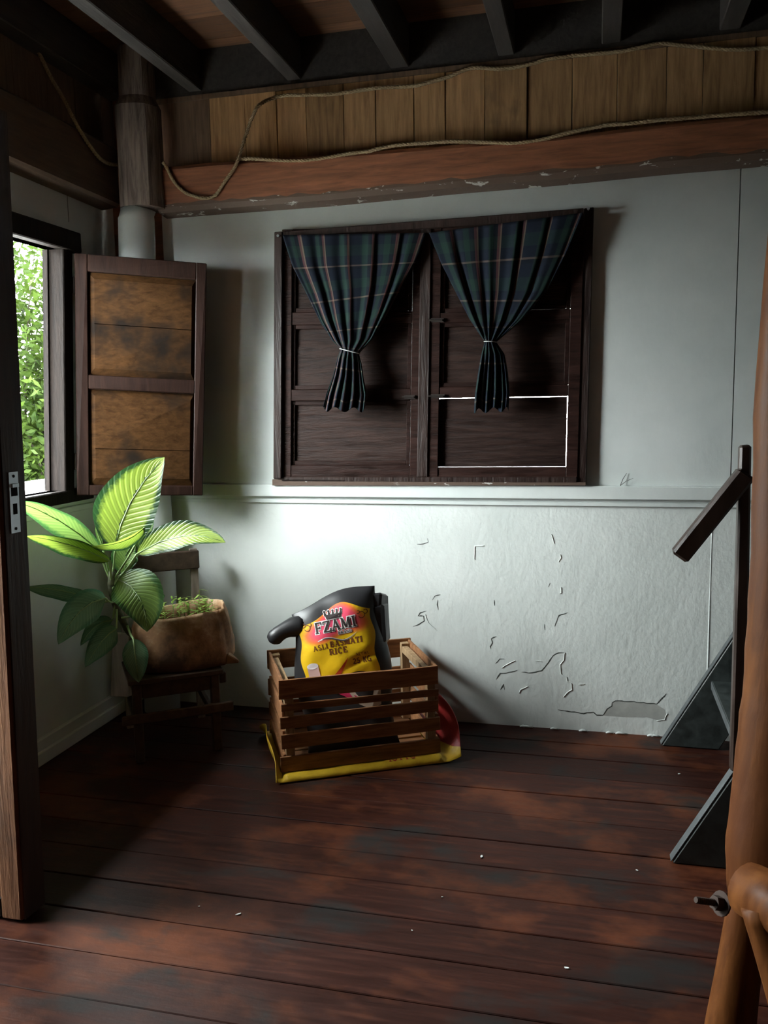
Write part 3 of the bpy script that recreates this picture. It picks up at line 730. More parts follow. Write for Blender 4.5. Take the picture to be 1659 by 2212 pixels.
# ------------------------------------------------------------------ chair
ca = math.atan2(.20, .28)
chair = thing('wooden_chair', 'old dark wooden chair in the corner carrying a planted sack', 'chair', (-1.76, 2.90, 0), ca)
cwid, cdep, cz = .344, .44, .345
def cbox(nm, a, mat='chair_wood', bev=.004): return MB().box(*a).build(nm, mat, chair, bevel=bev, local=True)
for k in range(3): cbox('seat_board', (-.015, cwid + .015, -.012 + k * .152, -.012 + k * .152 + .149, cz - .022, cz))
cbox('leg', (0, .036, 0, .036, 0, cz - .022)); cbox('leg', (cwid - .036, cwid, 0, .036, 0, cz - .022))
for x in (0, cwid - .032):
    m = MB(); m.hexa([(x, cdep - .035, 0), (x + .032, cdep - .035, 0), (x + .032, cdep - .035, cz), (x, cdep - .035, cz)], [(x, cdep, 0), (x + .032, cdep, 0), (x + .032, cdep, cz), (x, cdep, cz)])
    m.hexa([(x, cdep - .035, cz), (x + .032, cdep - .035, cz), (x + .032, cdep - .012, .775), (x, cdep - .012, .775)], [(x, cdep, cz), (x + .032, cdep, cz), (x + .032, cdep + .015, .775), (x, cdep + .015, .775)])
    m.build('back_post', 'chair_grey', chair, local=True)
cbox('apron', (.036, cwid - .036, .006, .028, cz - .085, cz - .022)); cbox('apron', (.036, cwid - .036, cdep - .03, cdep - .008, cz - .085, cz - .022))
cbox('side_rail', (.004, .03, .036, cdep - .035, cz - .075, cz - .022)); cbox('side_rail', (cwid - .03, cwid - .004, .036, cdep - .035, cz - .075, cz - .022))
cbox('stretcher', (-.045, cwid + .05, -.014, 0, .165, .205)); cbox('stretcher', (.008, .03, .036, cdep - .035, .12, .15)); cbox('stretcher', (cwid - .03, cwid - .008, .036, cdep - .035, .12, .15))
cbox('rail_stub', (cwid, cwid + .035, .04, .06, cz - .075, cz - .03))
cbox('top_rail', (-.03, cwid + .004, cdep - .036, cdep - .014, .690, .772))
m = MB(); P = [onY(p, 3.12) for p in ((243, 1368), (279, 1371), (276, 1506), (237, 1505))]; m.hexa(P, [p + Vector((.008, .022, 0)) for p in P]); m.build('side_board', 'chair_grey', chair, bevel=.003)

# ------------------------------------------------------------------ planted sack
sk = thing('planted_sack', 'stained cream woven sack of soil standing on the chair seat', 'sack', (-1.665, 3.135, cz + .001), ca - .10)
def sackring(z, sx, sy_, ph, n=44, rough_=.006):
    o = []
    for k in range(n):
        a = 2 * math.pi * k / n; c, s = math.cos(a), math.sin(a); e = .72
        x = sx * abs(c) ** e * (1 if c > 0 else -1); y = sy_ * abs(s) ** e * (1 if s > 0 else -1)
        r = 1 + .03 * math.sin(3 * a + ph) + .02 * math.sin(7 * a + 2 * ph) + (.10 + z) * .10 * math.sin(11 * a + 3 * math.sin(2 * a)) + .012 * math.sin(23 * a + z * 60)
        o.append(Vector((x * r, y * r, z + rough_ * math.sin(5 * a + ph))))
    return o
rings = [sackring(.0, .175, .10, 0, rough_=0), sackring(.004, .205, .125, .1, rough_=0), sackring(.03, .215, .135, .3), sackring(.08, .212, .138, .6), sackring(.13, .202, .134, .9), sackring(.18, .190, .126, 1.1), sackring(.215, .178, .118, 1.2),
         sackring(.228, .174, .114, 1.2), sackring(.225, .168, .108, 1.2), sackring(.19, .166, .106, 1.2), sackring(.16, .166, .106, 1.2)]
for r_ in rings[5:]:
    for p in r_:
        if p.x > .02: p.z += .028 * (p.x / .17) * (.5 + .5 * p.y / .11)     # higher back right corner
        if p.x > .05: p.y += .012 * math.sin(p.x * 60)
m = MB(); n_ = 44; vs = [p for r_ in rings for p in r_]; fs = [tuple(range(n_))[::-1]]
for i in range(len(rings) - 1):
    for k in range(n_): fs.append((i * n_ + k, i * n_ + (k + 1) % n_, (i + 1) * n_ + (k + 1) % n_, (i + 1) * n_ + k))
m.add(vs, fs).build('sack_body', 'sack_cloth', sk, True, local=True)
MB().add([(0, 0, .178)] + [Vector((p.x * .99, p.y * .99, .168 + random.uniform(-.006, .006))) for p in rings[-1]], [(0, k + 1, (k + 1) % n_ + 1) for k in range(n_)]).build('soil', 'potting_soil', sk, local=True)
MB().hexa([(.17, -.10, .008), (.226, -.115, .012), (.228, -.105, .022), (.18, -.10, .05)], [(.18, -.05, .008), (.222, -.06, .012), (.220, -.06, .02), (.19, -.05, .05)]).build('sack_corner', 'sack_cloth', sk, bevel=.006, local=True)
SM = PW[sk]


def blade(m, base, d, ln, wd, droop, up_=Vector((0, 0, 1))):
    d = d.normalized(); sd = d.cross(up_);
    if sd.length < .1: sd = Vector((1, 0, 0))
    sd.normalize(); vs = []
    for k, (t, ww) in enumerate(((0, .15), (.3, .9), (.6, 1), (.85, .55), (1, .03))):
        c = base + d * ln * t - up_ * droop * t * t; vs += [c - sd * wd * ww / 2, c + sd * wd * ww / 2]
    m.add(vs, [(2 * k, 2 * k + 1, 2 * k + 3, 2 * k + 2) for k in range(4)])


for k in range(22):
    x, y = random.uniform(-.08, .14), random.uniform(-.085, .08)
    b = SM @ Vector((x, y, .170)); h = random.uniform(.065, .115) if k != 5 else .15
    t = thing('seedling', 'small green weed seedling sprouting from the soil of the sack', 'seedling', b, 0, 'weed seedlings in the sack')
    tip = b + Vector((random.uniform(-.025, .025), random.uniform(-.025, .01), h)); MB().tube([b, lerp(b, tip, .5) + Vector((.004, 0, 0)), tip], [.0016, .0014, .001], 5).build('stem', 'weed_green', t)
    m = MB()
    for j in range(9):
        an = random.uniform(0, 6.28); p = lerp(b, tip, .35 + .65 * j / 8)
        blade(m, p, Vector((math.cos(an), math.sin(an), random.uniform(.1, .7))), random.uniform(.024, .042), random.uniform(.007, .011), random.uniform(.0, .012))
    m.build('leaves', 'weed_green', t, recalc=False)

# ------------------------------------------------------------------ dumb cane plant
plant = thing('dumb_cane_plant', 'tall dumb cane plant with big variegated green leaves growing from the sack', 'plant', SM @ Vector((-.10, -.02, .165)))
SB = SM @ Vector((-.10, -.02, .16))
stem = [SB, onY((288, 1372), 3.03), onY((262, 1335), 3.0), onY((246, 1295), 2.98), onY((240, 1262), 2.97), onY((243, 1235), 2.97)]
MB().tube(smooth_path(stem, .02), [.018 - .0008 * k for k in range(len(smooth_path(stem, .02)))] if len(smooth_path(stem, .02)) < 16 else .014, 10).build('stem', 'stem_bark', plant, True)


def pleaf(base, tip, ctrl, hw, ys_, tau, mat, att, fold=.25, wave=.06, prof=1.0, curl=0):
    # base, tip, ctrl: pixels; ys_: distance planes y for base, ctrl, tip
    A, Bc, T = onY(base, ys_[0]), onY(ctrl, ys_[1]), onY(tip, ys_[2]); hwm = hw * (A - CAM).dot(FW) / F; rnd = random.Random(int(base[0] * 7 + tip[1])); ph = rnd.uniform(0, 6)
    def mid(t): return A * (1 - t) ** 2 + Bc * 2 * t * (1 - t) + T * t * t
    def fn(u, v):
        p = mid(v); tg = (mid(min(v + .01, 1)) - mid(max(v - .01, 0))).normalized(); vw = (p - CAM).normalized()
        s_ = tg.cross(vw); s_.normalize(); nn = s_.cross(tg).normalized()
        ct, st = math.cos(math.radians(tau)), math.sin(math.radians(tau)); sd = s_ * ct + nn * st; nr = nn * ct - s_ * st
        pr = (math.sin(math.pi * min(1, v ** .80 * 1.0)) ** .75) if v < 1 else 0; pr = max(pr * prof, .02 if 0 < v < 1 else .012)
        x = (u - .5) * 2
        return p + sd * x * hwm * pr + nr * (-fold * abs(x) ** 1.4 * hwm * pr + wave * hwm * math.sin(v * 15 + ph + (2 if x > 0 else 0)) * x * x + curl * hwm * v * v)
    m = MB(); m.grid(fn, 10, 22); lf_ = m.build('leaf', mat, plant, True, recalc=False)
    MB().tube([mid(t) + (CAM - mid(t)).normalized() * .0012 for t in (0, .25, .5, .75, .95)], [.0032, .0026, .002, .0014, .0006], 6).build('midrib', 'petiole', lf_, True)
    q0 = onY(att, 2.975); qm = lerp(q0, A, .5) + Vector((0, 0, -.008))
    MB().tube(smooth_path([q0, qm, A], .02), .0045, 7).build('petiole', 'petiole', plant, True)


LB, LM, LD = 'leaf_bright', 'leaf_mid', 'leaf_deep'
pleaf((249, 1182), (355, 988), (262, 1085), 66, (2.97, 3.0, 3.04), 14, LB, (243, 1245), .18)
pleaf((296, 1196), (487, 1172), (395, 1132), 33, (2.97, 2.97, 2.95), 25, LB, (246, 1262), .3)
pleaf((312, 1140), (196, 1180), (270, 1182), 17, (2.93, 2.88, 2.80), 45, LB, (247, 1250), .5)
pleaf((238, 1212), (57, 1158), (150, 1168), 25, (2.92, 2.80, 2.62), 38, LB, (240, 1262), .35)
pleaf((215, 1190), (30, 1082), (130, 1112), 29, (2.94, 2.80, 2.58), 28, LM, (240, 1258), .3)
pleaf((256, 1252), (318, 1365), (315, 1272), 52, (2.90, 2.84, 2.82), 12, LM, (242, 1272), .25)
pleaf((208, 1296), (50, 1268), (130, 1268), 21, (2.92, 2.80, 2.64), 40, LD, (243, 1296), .35)
pleaf((228, 1292), (126, 1392), (168, 1300), 36, (2.90, 2.82, 2.74), 8, LD, (245, 1300), .25)
pleaf((252, 1358), (184, 1441), (222, 1372), 27, (2.94, 2.90, 2.86), 15, LD, (252, 1316), .25)
pleaf((243, 1340), (174, 1395), (205, 1338), 18, (2.97, 2.95, 2.92), 20, LD, (248, 1306), .25)
pleaf((288, 1380), (300, 1474), (292, 1420), 27, (2.88, 2.86, 2.86), 6, LD, (275, 1352), .2)
pleaf((333, 1314), (357, 1286), (342, 1290), 10, (3.02, 3.03, 3.03), 10, LD, (262, 1335), .2)
pleaf((300, 1196), (330, 1095), (318, 1150), 15, (3.02, 3.05, 3.06), 20, LM, (247, 1255), .2)
pleaf((272, 1240), (296, 1172), (262, 1188), 30, (3.0, 3.02, 3.03), 20, LM, (246, 1262), .2)
pleaf((222, 1182), (206, 1136), (213, 1160), 5, (2.96, 2.96, 2.95), 10, LM, (240, 1250), .4)

# ------------------------------------------------------------------ crate on a folded sack
CA = math.atan2(.298, .552); CF = Vector((-1.142, 2.91, .016)); CW_, CDp, CHt = .627, .42, .362
crate = thing('wooden_crate', 'slatted wooden crate holding a rice bag, on a folded yellow sack', 'crate', CF, CA)
def slat(name, x0, x1, y0, y1, z0, z1, mat='crate_wood', sh=0):
    m = MB(); m.box(x0, x1, y0, y1, z0, z1)
    if sh: m.v = [(p[0], p[1], p[2] + sh * (p[0] - x0) / (x1 - x0)) for p in m.v]
    return m.build(name, mat, crate, bevel=.0015, cut=.09, jitter=.0011, local=True)
T_ = .011
rows = [(0, .205), (.262, .338), (.40, .53), (.592, .745), (.835, 1.0)]
for k, (a, b) in enumerate(rows): slat('slat', -.004 + random.uniform(-.006, .004), CW_ + random.uniform(-.008, .006), 0, T_, CHt * (1 - b), CHt * (1 - a), sh=random.uniform(-.006, .006))
for a, b in ((0, .22), (.34, .54), (.62, .78), (.85, 1)): slat('slat', -.002, CW_ + .002, CDp - T_, CDp, CHt * (1 - b), CHt * (1 - a))
for x in (T_ * .2, CW_ - T_ * 1.2):
    for a, b in ((.0, .21), (.30, .50), (.56, .74), (.82, 1)): slat('end_slat', x, x + T_, T_ + .001, CDp - T_ - .001, CHt * (1 - b), CHt * (1 - a) - (.004 if a == 0 else 0))
for x in (T_ * 1.3, CW_ - T_ * 1.3 - .034):
    for y in (T_ + .001, CDp - T_ - .031): slat('corner_post', x, x + .034, y, y + .030, .012, CHt - .012, 'crate_post')
    slat('cleat', x, x + .026, T_ + .033, CDp - T_ - .033, CHt - .05, CHt - .022, 'crate_post')
for k in range(5): slat('bottom_slat', T_ + .012, CW_ - T_ - .012, .016 + k * .081, .016 + k * .081 + .066, .001, .010)

sackm = thing('folded_sack', 'yellow and red printed woven sack spread flat under the crate', 'sack', Vector((CF.x, CF.y, .0)), CA)
def sfn(u, v):
    x = lerp(-.075, CW_ + .095, u); y = lerp(-.062, CDp + .03, v)
    z = .010 + .0015 * math.sin(x * 31) * math.cos(y * 27)
    if x > CW_ + .012: f = (x - CW_ - .012) / .083; z += .185 * min(1, f * 1.1) ** .75 * (.25 + .75 * math.sin(math.pi * min(1, v * .95 + .03))); x = CW_ + .012 + .055 * (1 - (1 - f) ** 2) + .012 * math.sin(v * 9)
    if x < -.014: f = (-.014 - x) / .061; z += .10 * f ** .8 * math.sin(math.pi * min(1, v * .9 + .04)) ** .8; x = -.014 - .022 * (1 - (1 - f) ** 2) + .006 * math.sin(v * 11)
    if y < -.006 and 0 < x < CW_: f = (-.006 - y) / .056; z += .022 * math.sin(math.pi * f) * (.5 + .6 * u) - .006 * f; z = max(z, .003)
    elif y < -.006: z = max(.004, z * (1 - .7 * (-.006 - y) / .056))
    return (x, y, z)
m = MB(); m.grid(sfn, 60, 40); sy_obj = m.build('sack_cloth', 'sack_yellow', sackm, True, solid=.003, local=True, recalc=False)


# ------------------------------------------------------------------ stroke lettering
def arc(cx, cy_, rx, ry, a0, a1, n=9): return [(cx + rx * math.cos(math.radians(lerp(a0, a1, k / n))), cy_ + ry * math.sin(math.radians(lerp(a0, a1, k / n)))) for k in range(n + 1)]


TK, TN = .20, .11
GL = {
    'F': (.80, [([(.22, 0), (.22, 1)], TK), ([(.1, .945), (.78, .945)], TN), ([(.22, .5), (.6, .5)], TN), ([(.74, .95), (.74, .72)], TN), ([(.57, .62), (.57, .38)], TN)], [(.22, 0, .2)]),
    'Z': (.86, [([(.08, .945), (.80, .945)], TN), ([(.70, .93), (.16, .07)], TK), ([(.06, .055), (.82, .055)], TN), ([(.10, .95), (.10, .70)], TN), ([(.79, .05), (.79, .3)], TN)], []),
    'A': (.92, [([(.44, .98), (.13, 0)], TN), ([(.44, .98), (.76, 0)], TK), ([(.24, .32), (.64, .32)], TN)], [(.13, 0, .14), (.76, 0, .17)]),
    'M': (1.1, [([(.17, 0), (.17, 1)], TN), ([(.20, .98), (.54, .08)], TK), ([(.54, .08), (.86, .98)], TN), ([(.90, 0), (.90, 1)], TK)], [(.17, 0, .15), (.90, 0, .18), (.13, 1, .1), (.94, 1, .12)]),
    'I': (.46, [([(.23, 0), (.23, 1)], TK)], [(.23, 0, .2), (.23, 1, .2)]),
    'B': (.82, [([(.20, 0), (.20, 1)], TK), ([(.1, .945), (.45, .945)] + arc(.45, .735, .2, .21, 90, -90) + [(.2, .525)], TN + .03), ([(.2, .51), (.48, .51)] + arc(.48, .28, .24, .225, 90, -90) + [(.1, .055)], TN + .03)], []),
    'R': (.88, [([(.20, 0), (.20, 1)], TK), ([(.1, .945), (.46, .945)] + arc(.46, .725, .22, .22, 90, -90) + [(.2, .505)], TN + .03), ([(.44, .5), (.76, 0)], TK)], [(.20, 0, .18), (.79, 0, .12)]),
    'N': (.98, [([(.16, 0), (.16, 1)], TN), ([(.17, .97), (.80, .03)], TK), ([(.81, 0), (.81, 1)], TN)], [(.16, 0, .14), (.81, 1, .14), (.12, 1, .1)]),
    'D': (.92, [([(.20, 0), (.20, 1)], TK), ([(.1, .945), (.38, .945)] + arc(.38, .5, .40, .445, 90, -90, 14) + [(.1, .055)], TN + .03)], []),
    'S': (.72, [(arc(.37, .735, .22, .215, 20, 255) + arc(.36, .27, .24, .225, 75, -165), TN + .06)], []),
    'L': (.76, [([(.22, 0), (.22, 1)], TK), ([(.1, .055), (.70, .055)], TN), ([(.67, .05), (.67, .32)], TN)], [(.22, 1, .18)]),
    'T': (.84, [([(.42, 0), (.42, 1)], TK), ([(.06, .945), (.78, .945)], TN), ([(.09, .95), (.09, .70)], TN), ([(.75, .95), (.75, .70)], TN)], [(.42, 0, .19)]),
    'C': (.86, [(arc(.46, .5, .34, .445, 48, 312, 16), TN + .06), ([(.70, .95), (.70, .68)], TN)], []),
    'E': (.80, [([(.22, 0), (.22, 1)], TK), ([(.1, .945), (.70, .945)], TN), ([(.22, .5), (.58, .5)], TN), ([(.1, .055), (.74, .055)], TN), ([(.68, .95), (.68, .73)], TN), ([(.71, .05), (.71, .3)], TN)], []),
    'K': (.86, [([(.2, 0), (.2, 1)], TK), ([(.25, .42), (.72, 1)], TN + .05), ([(.38, .55), (.76, 0)], TK)], []),
    'G': (.88, [(arc(.46, .5, .34, .445, 50, 340, 16), TN + .06), ([(.55, .44), (.84, .44)], TN + .04), ([(.78, .44), (.78, .08)], TN + .04)], []),
    'W': (1.1, [([(.08, 1), (.32, 0)], TK), ([(.32, 0), (.54, .9)], TN), ([(.54, .9), (.76, 0)], TK), ([(.76, 0), (1.0, 1)], TN)], []),
    't': (.5, [([(.24, .05), (.24, .95)], TK - .04), ([(.06, .66), (.42, .66)], TN)], []),
    '.': (.3, [([(.12, .02), (.12, .17)], TK - .04)], []),
    '2': (.78, [(arc(.37, .71, .25, .235, 165, -35, 10) + [(.12, .08)], TN + .06), ([(.08, .07), (.70, .07)], TN + .05)], []),
    '5': (.78, [([(.66, .93), (.18, .93), (.15, .52)], TN + .05), (arc(.36, .31, .27, .25, 130, -150, 12), TN + .06)], []),
    'O': (.92, [(arc(.44, .5, .34, .44, 0, 360, 20), TN + .06)], []),
    'Y': (.88, [([(.10, 1), (.43, .48)], TK), ([(.76, 1), (.43, .48)], TN), ([(.43, .5), (.43, 0)], TK)], [(.43, 0, .18), (.1, 1, .14), (.76, 1, .12)]),
    ' ': (.42, [], []),
}


def stroke_quads(pts, wd):
    P = [Vector((p[0], p[1], 0)) for p in pts]; Q = [P[0]]
    for a, b in zip(P[:-1], P[1:]):
        k = max(1, int((b - a).length / .25)); Q += [lerp(a, b, (i + 1) / k) for i in range(k)]
    vs = []; fs = []
    for i, p in enumerate(Q):
        t = Q[min(i + 1, len(Q) - 1)] - Q[max(i - 1, 0)]
        if t.length < 1e-6: t = Vector((1, 0, 0))
        t.normalize(); nn = Vector((-t.y, t.x, 0)); vs += [p + nn * wd / 2, p - nn * wd / 2]
    for i in range(len(Q) - 1): fs.append((2 * i, 2 * i + 1, 2 * i + 3, 2 * i + 2))
    return vs, fs


def text_mesh(txt, h, place, wide=1.0, serif=True, fat=0.0, space=.06):
    m = MB(); x = 0; tot = sum(GL[c][0] + space for c in txt) - space
    for c in txt:
        adv, st, sf = GL[c]
        for pts, wd in st:
            e = fat
            if e and len(pts) == 2:
                a, b = Vector((*pts[0], 0)), Vector((*pts[1], 0)); d = (b - a).normalized() * e / 2; pts = [(a - d)[:2], (b + d)[:2]]
            vs, fs = stroke_quads(pts, wd + e); m.add([place((x + v.x - tot / 2) * h * wide, v.y * h) for v in vs], fs)
        if serif:
            for sx_, sy_, hw in sf:
                yb = sy_ - .04 if sy_ > .5 else sy_ + .04; vs, fs = stroke_quads([(sx_ - hw - fat / 2, yb), (sx_ + hw + fat / 2, yb)], .085 + fat); m.add([place((x + v.x - tot / 2) * h * wide, v.y * h) for v in vs], fs)
        x += adv + space
    return m


# ------------------------------------------------------------------ rice bag in the crate
BA = math.radians(14); BR_ = math.radians(-7)
bag = thing('rice_bag', 'black rice bag with a bright yellow printed front, upright in the crate', 'rice bag', (-.925, 3.128, .040), BA, roty=BR_, rotx=math.radians(-7))
BH, BHW, BT = .60, .185, .082


def hwid(z): t = z / BH; return BHW * (1 - .10 * max(0, t - .55) - .06 * math.sin(t * 9))


def topz(s):  # ragged top edge of the bag: low left ear, high right corner
    return BH + .012 + .030 * s + .018 * math.cos(s * 2.6 - .5)


def bagfront(x, z):
    z = min(z / topz(max(-1, min(1, x / BHW))) * BH, BH * .9995)
    t = min(max(z / BH, 0), 1); s = min(abs(x) / hwid(z), 1)
    b = BT * (1 - s ** 3.2) ** .55 * max(0, (1 - (2 * t - 1) ** 6 if t < .5 else 1 - ((t - .5) / .5) ** 3.0)) ** .6
    wr = .006 * math.sin(x * 38 + z * 22) * (1 - s) + .005 * math.sin(z * 40 - x * 20 + 1.2) * (s > .0) * (.3 + s) * (1 - s)
    fold = -.010 * math.exp(-((z - .33 - .35 * (x - .05)) / .018) ** 2) * (1 / (1 + math.exp(-(x - .02) * 60)))
    return -(b + (wr + fold) * min(1, b / .03))


def bagfn(u, v):
    a = 2 * math.pi * u; s = math.cos(a); front = math.sin(a) < 0; z0 = v
    ss = math.copysign(abs(s) ** .8, s); zt_ = topz(ss); z = z0 * zt_; zz = min(z / zt_ * BH, BH * .9995)
    x = ss * hwid(zz); y = bagfront(x, z)
    return (x, y if front else -y * .85, z)
m = MB(); m.grid(bagfn, 72, 46); bb = m.build('bag_body', 'bag_black', bag, True, local=True, recalc=False)
# ears: tied corner at the left, folded corner at the right
m = MB(); P = [Vector(p) for p in ((-.13, .0, .515), (-.175, -.01, .515), (-.215, -.02, .505), (-.245, -.022, .488), (-.262, -.018, .468))]; m.tube(smooth_path(P, .02), [.045, .044, .040, .034, .031, .032, .033, .030, .016][:len(smooth_path(P, .02))] if len(smooth_path(P, .02)) <= 9 else .032, 12)
m.build('corner_ear', 'bag_black', bag, True, local=True)
m = MB(); m.hexa([(.07, -.012, .545), (.182, -.02, .54), (.196, -.015, .605), (.06, -.008, .610)], [(.07, .05, .545), (.21, .055, .47), (.222, .05, .585), (.06, .05, .605)]); m.build('corner_fold', 'bag_black', bag, bevel=.008, local=True)
m = MB(); m.hexa([(.15, -.03, .40), (.185, -.03, .40), (.196, -.02, .56), (.15, -.03, .56)], [(.15, .06, .38), (.205, .055, .40), (.220, .045, .56), (.15, .06, .56)]); m.build('side_gusset', 'bag_black', bag, bevel=.012, local=True)
PX0, PX1, PZ0 = -.148, .145, .262


def prz(x): return .528 + .060 * math.exp(-((x - .03) / .085) ** 2) + .16 * (x - 0) * .55


def printfn(u, v):
    z = lerp(PZ0, prz(lerp(PX0, PX1, u)), v); e = .006 * math.sin(z * 45) if u in (0, 1) else 0
    x = lerp(PX0, PX1, u) + e; return (x, bagfront(x, z) - .0012, z)
m = MB(); m.grid(printfn, 40, 60); pr = m.build('printed_panel', 'bag_print', bag, True, local=True, recalc=False, label='yellow printed rice label')


def lay(cx, cz_, rot=0, off=.0022, arch=0):
    c, s = math.cos(math.radians(rot)), math.sin(math.radians(rot))
    def pl(a, b):
        b2 = b + arch * a * a; x = cx + a * c - b2 * s; z = cz_ + a * s + b2 * c
        return (x, bagfront(x, z) - off, z)
    return pl


def ink(m, name, mat): o = m.build(name, mat, pr, local=True, recalc=False); return o
# oval glow needs no mesh; crown, brand, swoosh, wording
ink(text_mesh('FZAMI', .042, lay(.002, .488, 4, .0024), .90, True, .15), 'lettering_outline', 'ink_white')
ink(text_mesh('FZAMI', .042, lay(.002, .488, 4, .0036), .90), 'lettering', 'ink_black')
ink(text_mesh('BRAND', .011, lay(.036, .472, 4, .0024), 1.05, True, .24), 'lettering_outline', 'ink_white')
ink(text_mesh('BRAND', .011, lay(.036, .472, 4, .0036), 1.05), 'lettering', 'ink_black')
m = MB(); pl = lay(.0, .463, 2, .0024); S = [(lerp(-.075, .085, t), -.010 + .012 * math.sin(t * 6.3 + .2) * (1 - .2 * t) + .026 * max(0, t - .62) * 1.6) for t in [k / 24 for k in range(25)]]
W = [.0075 * math.sin(math.pi * min(1, t + .04)) ** .5 for t in [k / 24 for k in range(25)]]
m.add([pl(a, b + w_ / 2) for (a, b), w_ in zip(S, W)] + [pl(a, b - w_ / 2) for (a, b), w_ in zip(S, W)], [(k, k + 1, 26 + k, 25 + k) for k in range(24)]); ink(m, 'swoosh', 'ink_white')
m = MB(); pl = lay(.0, .463, 2, .0034); m.add([pl(a, b + w_ / 6) for (a, b), w_ in zip(S, W)] + [pl(a, b - w_ / 4) for (a, b), w_ in zip(S, W)], [(k, k + 1, 26 + k, 25 + k) for k in range(3, 22)]); ink(m, 'swoosh_line', 'ink_black')
def crown(off, grow, nm, mat):
    m = MB(); pl = lay(-.002, .533, 4, off)
    def rect(x0, x1, y0, y1, sk_=0): m.add([pl(x0 - grow, y0 - grow), pl(x1 + grow, y0 - grow), pl(x1 + sk_ + grow, y1 + grow), pl(x0 + sk_ - grow, y1 + grow)], [(0, 1, 2, 3)])
    m.add([pl(-.028 - grow, -grow), pl(.028 + grow, -grow), pl(.034 + grow, .018), pl(-.034 - grow, .018)], [(0, 1, 2, 3)])
    for cx_ in (-.030, -.015, 0, .015, .030):
        m.add([pl(cx_ - .006 - grow, .015), pl(cx_ + .006 + grow, .015), pl(cx_ * 1.12 + .002 + grow, .030 + grow), pl(cx_ * 1.12 - .002 - grow, .030 + grow)], [(0, 1, 2, 3)])
        m.add([pl(cx_ * 1.12 + (.0045 + grow) * math.cos(k * .785), .031 + (.0045 + grow) * math.sin(k * .785)) for k in range(8)], [tuple(range(8))])
    ink(m, nm, mat)
crown(.0024, .0025, 'crown_outline', 'ink_white'); crown(.0036, 0, 'crown', 'ink_black')
m = MB(); pl = lay(-.002, .533, 4, .0046)
for cx_ in (-.018, 0, .018): m.add([pl(cx_ + .005 * math.cos(k * .785), .008 + .0025 * math.sin(k * .785)) for k in range(8)], [tuple(range(8))])
ink(m, 'crown_jewels', 'ink_pink')
ink(text_mesh('ASLI', .020, lay(-.066, .420, 7), 1.0), 'lettering', 'ink_brown')
ink(text_mesh('BASMATI', .0225, lay(.035, .428, 2), .93, True, .03), 'lettering', 'ink_brown')
ink(text_mesh('RICE', .0225, lay(.0, .398, 2), 1.0, True, .03), 'lettering', 'ink_brown')
ink(text_mesh('NET Wt.', .0125, lay(.092, .378, 0), .76, False), 'lettering', 'ink_brown')
ink(text_mesh('25 KG', .021, lay(.086, .349, 2), .86, False, .04), 'lettering', 'ink_brown')
# red sweep, scoop of rice, dark dish
m = MB(); pl = lay(0, 0, 0, .0022); n_ = 18; up_ = []; dn = []
for k in range(n_ + 1):
    t = k / n_; x = lerp(-.095, .034, t); z = .268 + .110 * t ** 1.7; w_ = .026 * (1 - t) ** .7 + .0005; up_.append(pl(x - .2 * w_, z + w_ * .6)); dn.append(pl(x + .5 * w_, z - w_ * .6))
m.add(up_ + dn, [(k, k + 1, n_ + 2 + k, n_ + 1 + k) for k in range(n_)]); ink(m, 'red_sweep', 'ink_red')
m = MB(); pl = lay(-.105, .0, 0, .0026); m.add([pl(-.026, .362), pl(.018, .364), pl(.023, .31), pl(.020, .25), pl(-.018, .25), pl(-.022, .31)], [tuple(range(6))]); ink(m, 'scoop', 'ink_pink')
m = MB(); pl = lay(-.109, .360, 4, .0032); m.add([pl(.023 * math.cos(k * .524), .012 * math.sin(k * .524)) for k in range(12)], [tuple(range(12))]); ink(m, 'scoop_rim', 'ink_white')
m = MB(); pl = lay(.055, .285, 3, .0026); m.add([pl(.062 * math.cos(k * .2618), .034 * math.sin(k * .2618)) for k in range(24)], [tuple(range(24))]); ink(m, 'dish', 'ink_black')
m = MB(); pl = lay(.055, .279, 3, .0032)
m.add([pl(.050 * math.cos(k * .2618), (.030 + .004 * (k % 2)) * math.sin(k * .2618)) for k in range(24)], [tuple(range(24))]); ink(m, 'rice_heap', 'ink_grain')
m = MB(); pl = lay(-.03, .262, -30, .0030); m.add([pl(-.03, -.012), pl(.12, -.014), pl(.12, .004), pl(-.03, .012)], [(0, 1, 2, 3)]); ink(m, 'magenta_band', 'ink_magenta')
m = MB(); pl = lay(.055, .215, -6, .007); m.add([pl(-.055, .045), pl(.085, .045), pl(.085, -.03), pl(.045, -.045), pl(-.005, -.02)], [tuple(range(5))]); ink(m, 'rice_picture', 'ink_grain')
for sx_, cx_, cz_ in ((-1, -.112, .508), (1, .108, .533)):      # scrolls in the upper corners
    m = MB()
    for r_, ox, oz in ((.012, 0, 0), (.008, .016, .010), (.006, -.012, .012)):
        vs, fs = stroke_quads(arc(0, 0, r_, r_, 200, 500, 12), .0028); pl = lay(cx_ + sx_ * ox, cz_ + oz, 0, .0026); m.add([pl(v.x, v.y) for v in vs], fs)
    ink(m, 'scroll', 'ink_brown')
# lettering on the folded sack lip
def lip(a, b):
    x = .46 + a; y = -.026 - b * .9; u = (x + .075) / (CW_ + .17); v = (y + .062) / (CDp + .092); p = sfn(u, v); return (p[0], p[1] - .0015, p[2] + .0022)
text_mesh('IOYYO', .034, lambda a, b: lip(a, .017 - b), .75).build('lettering', 'ink_dullred', sy_obj, local=True, recalc=False)

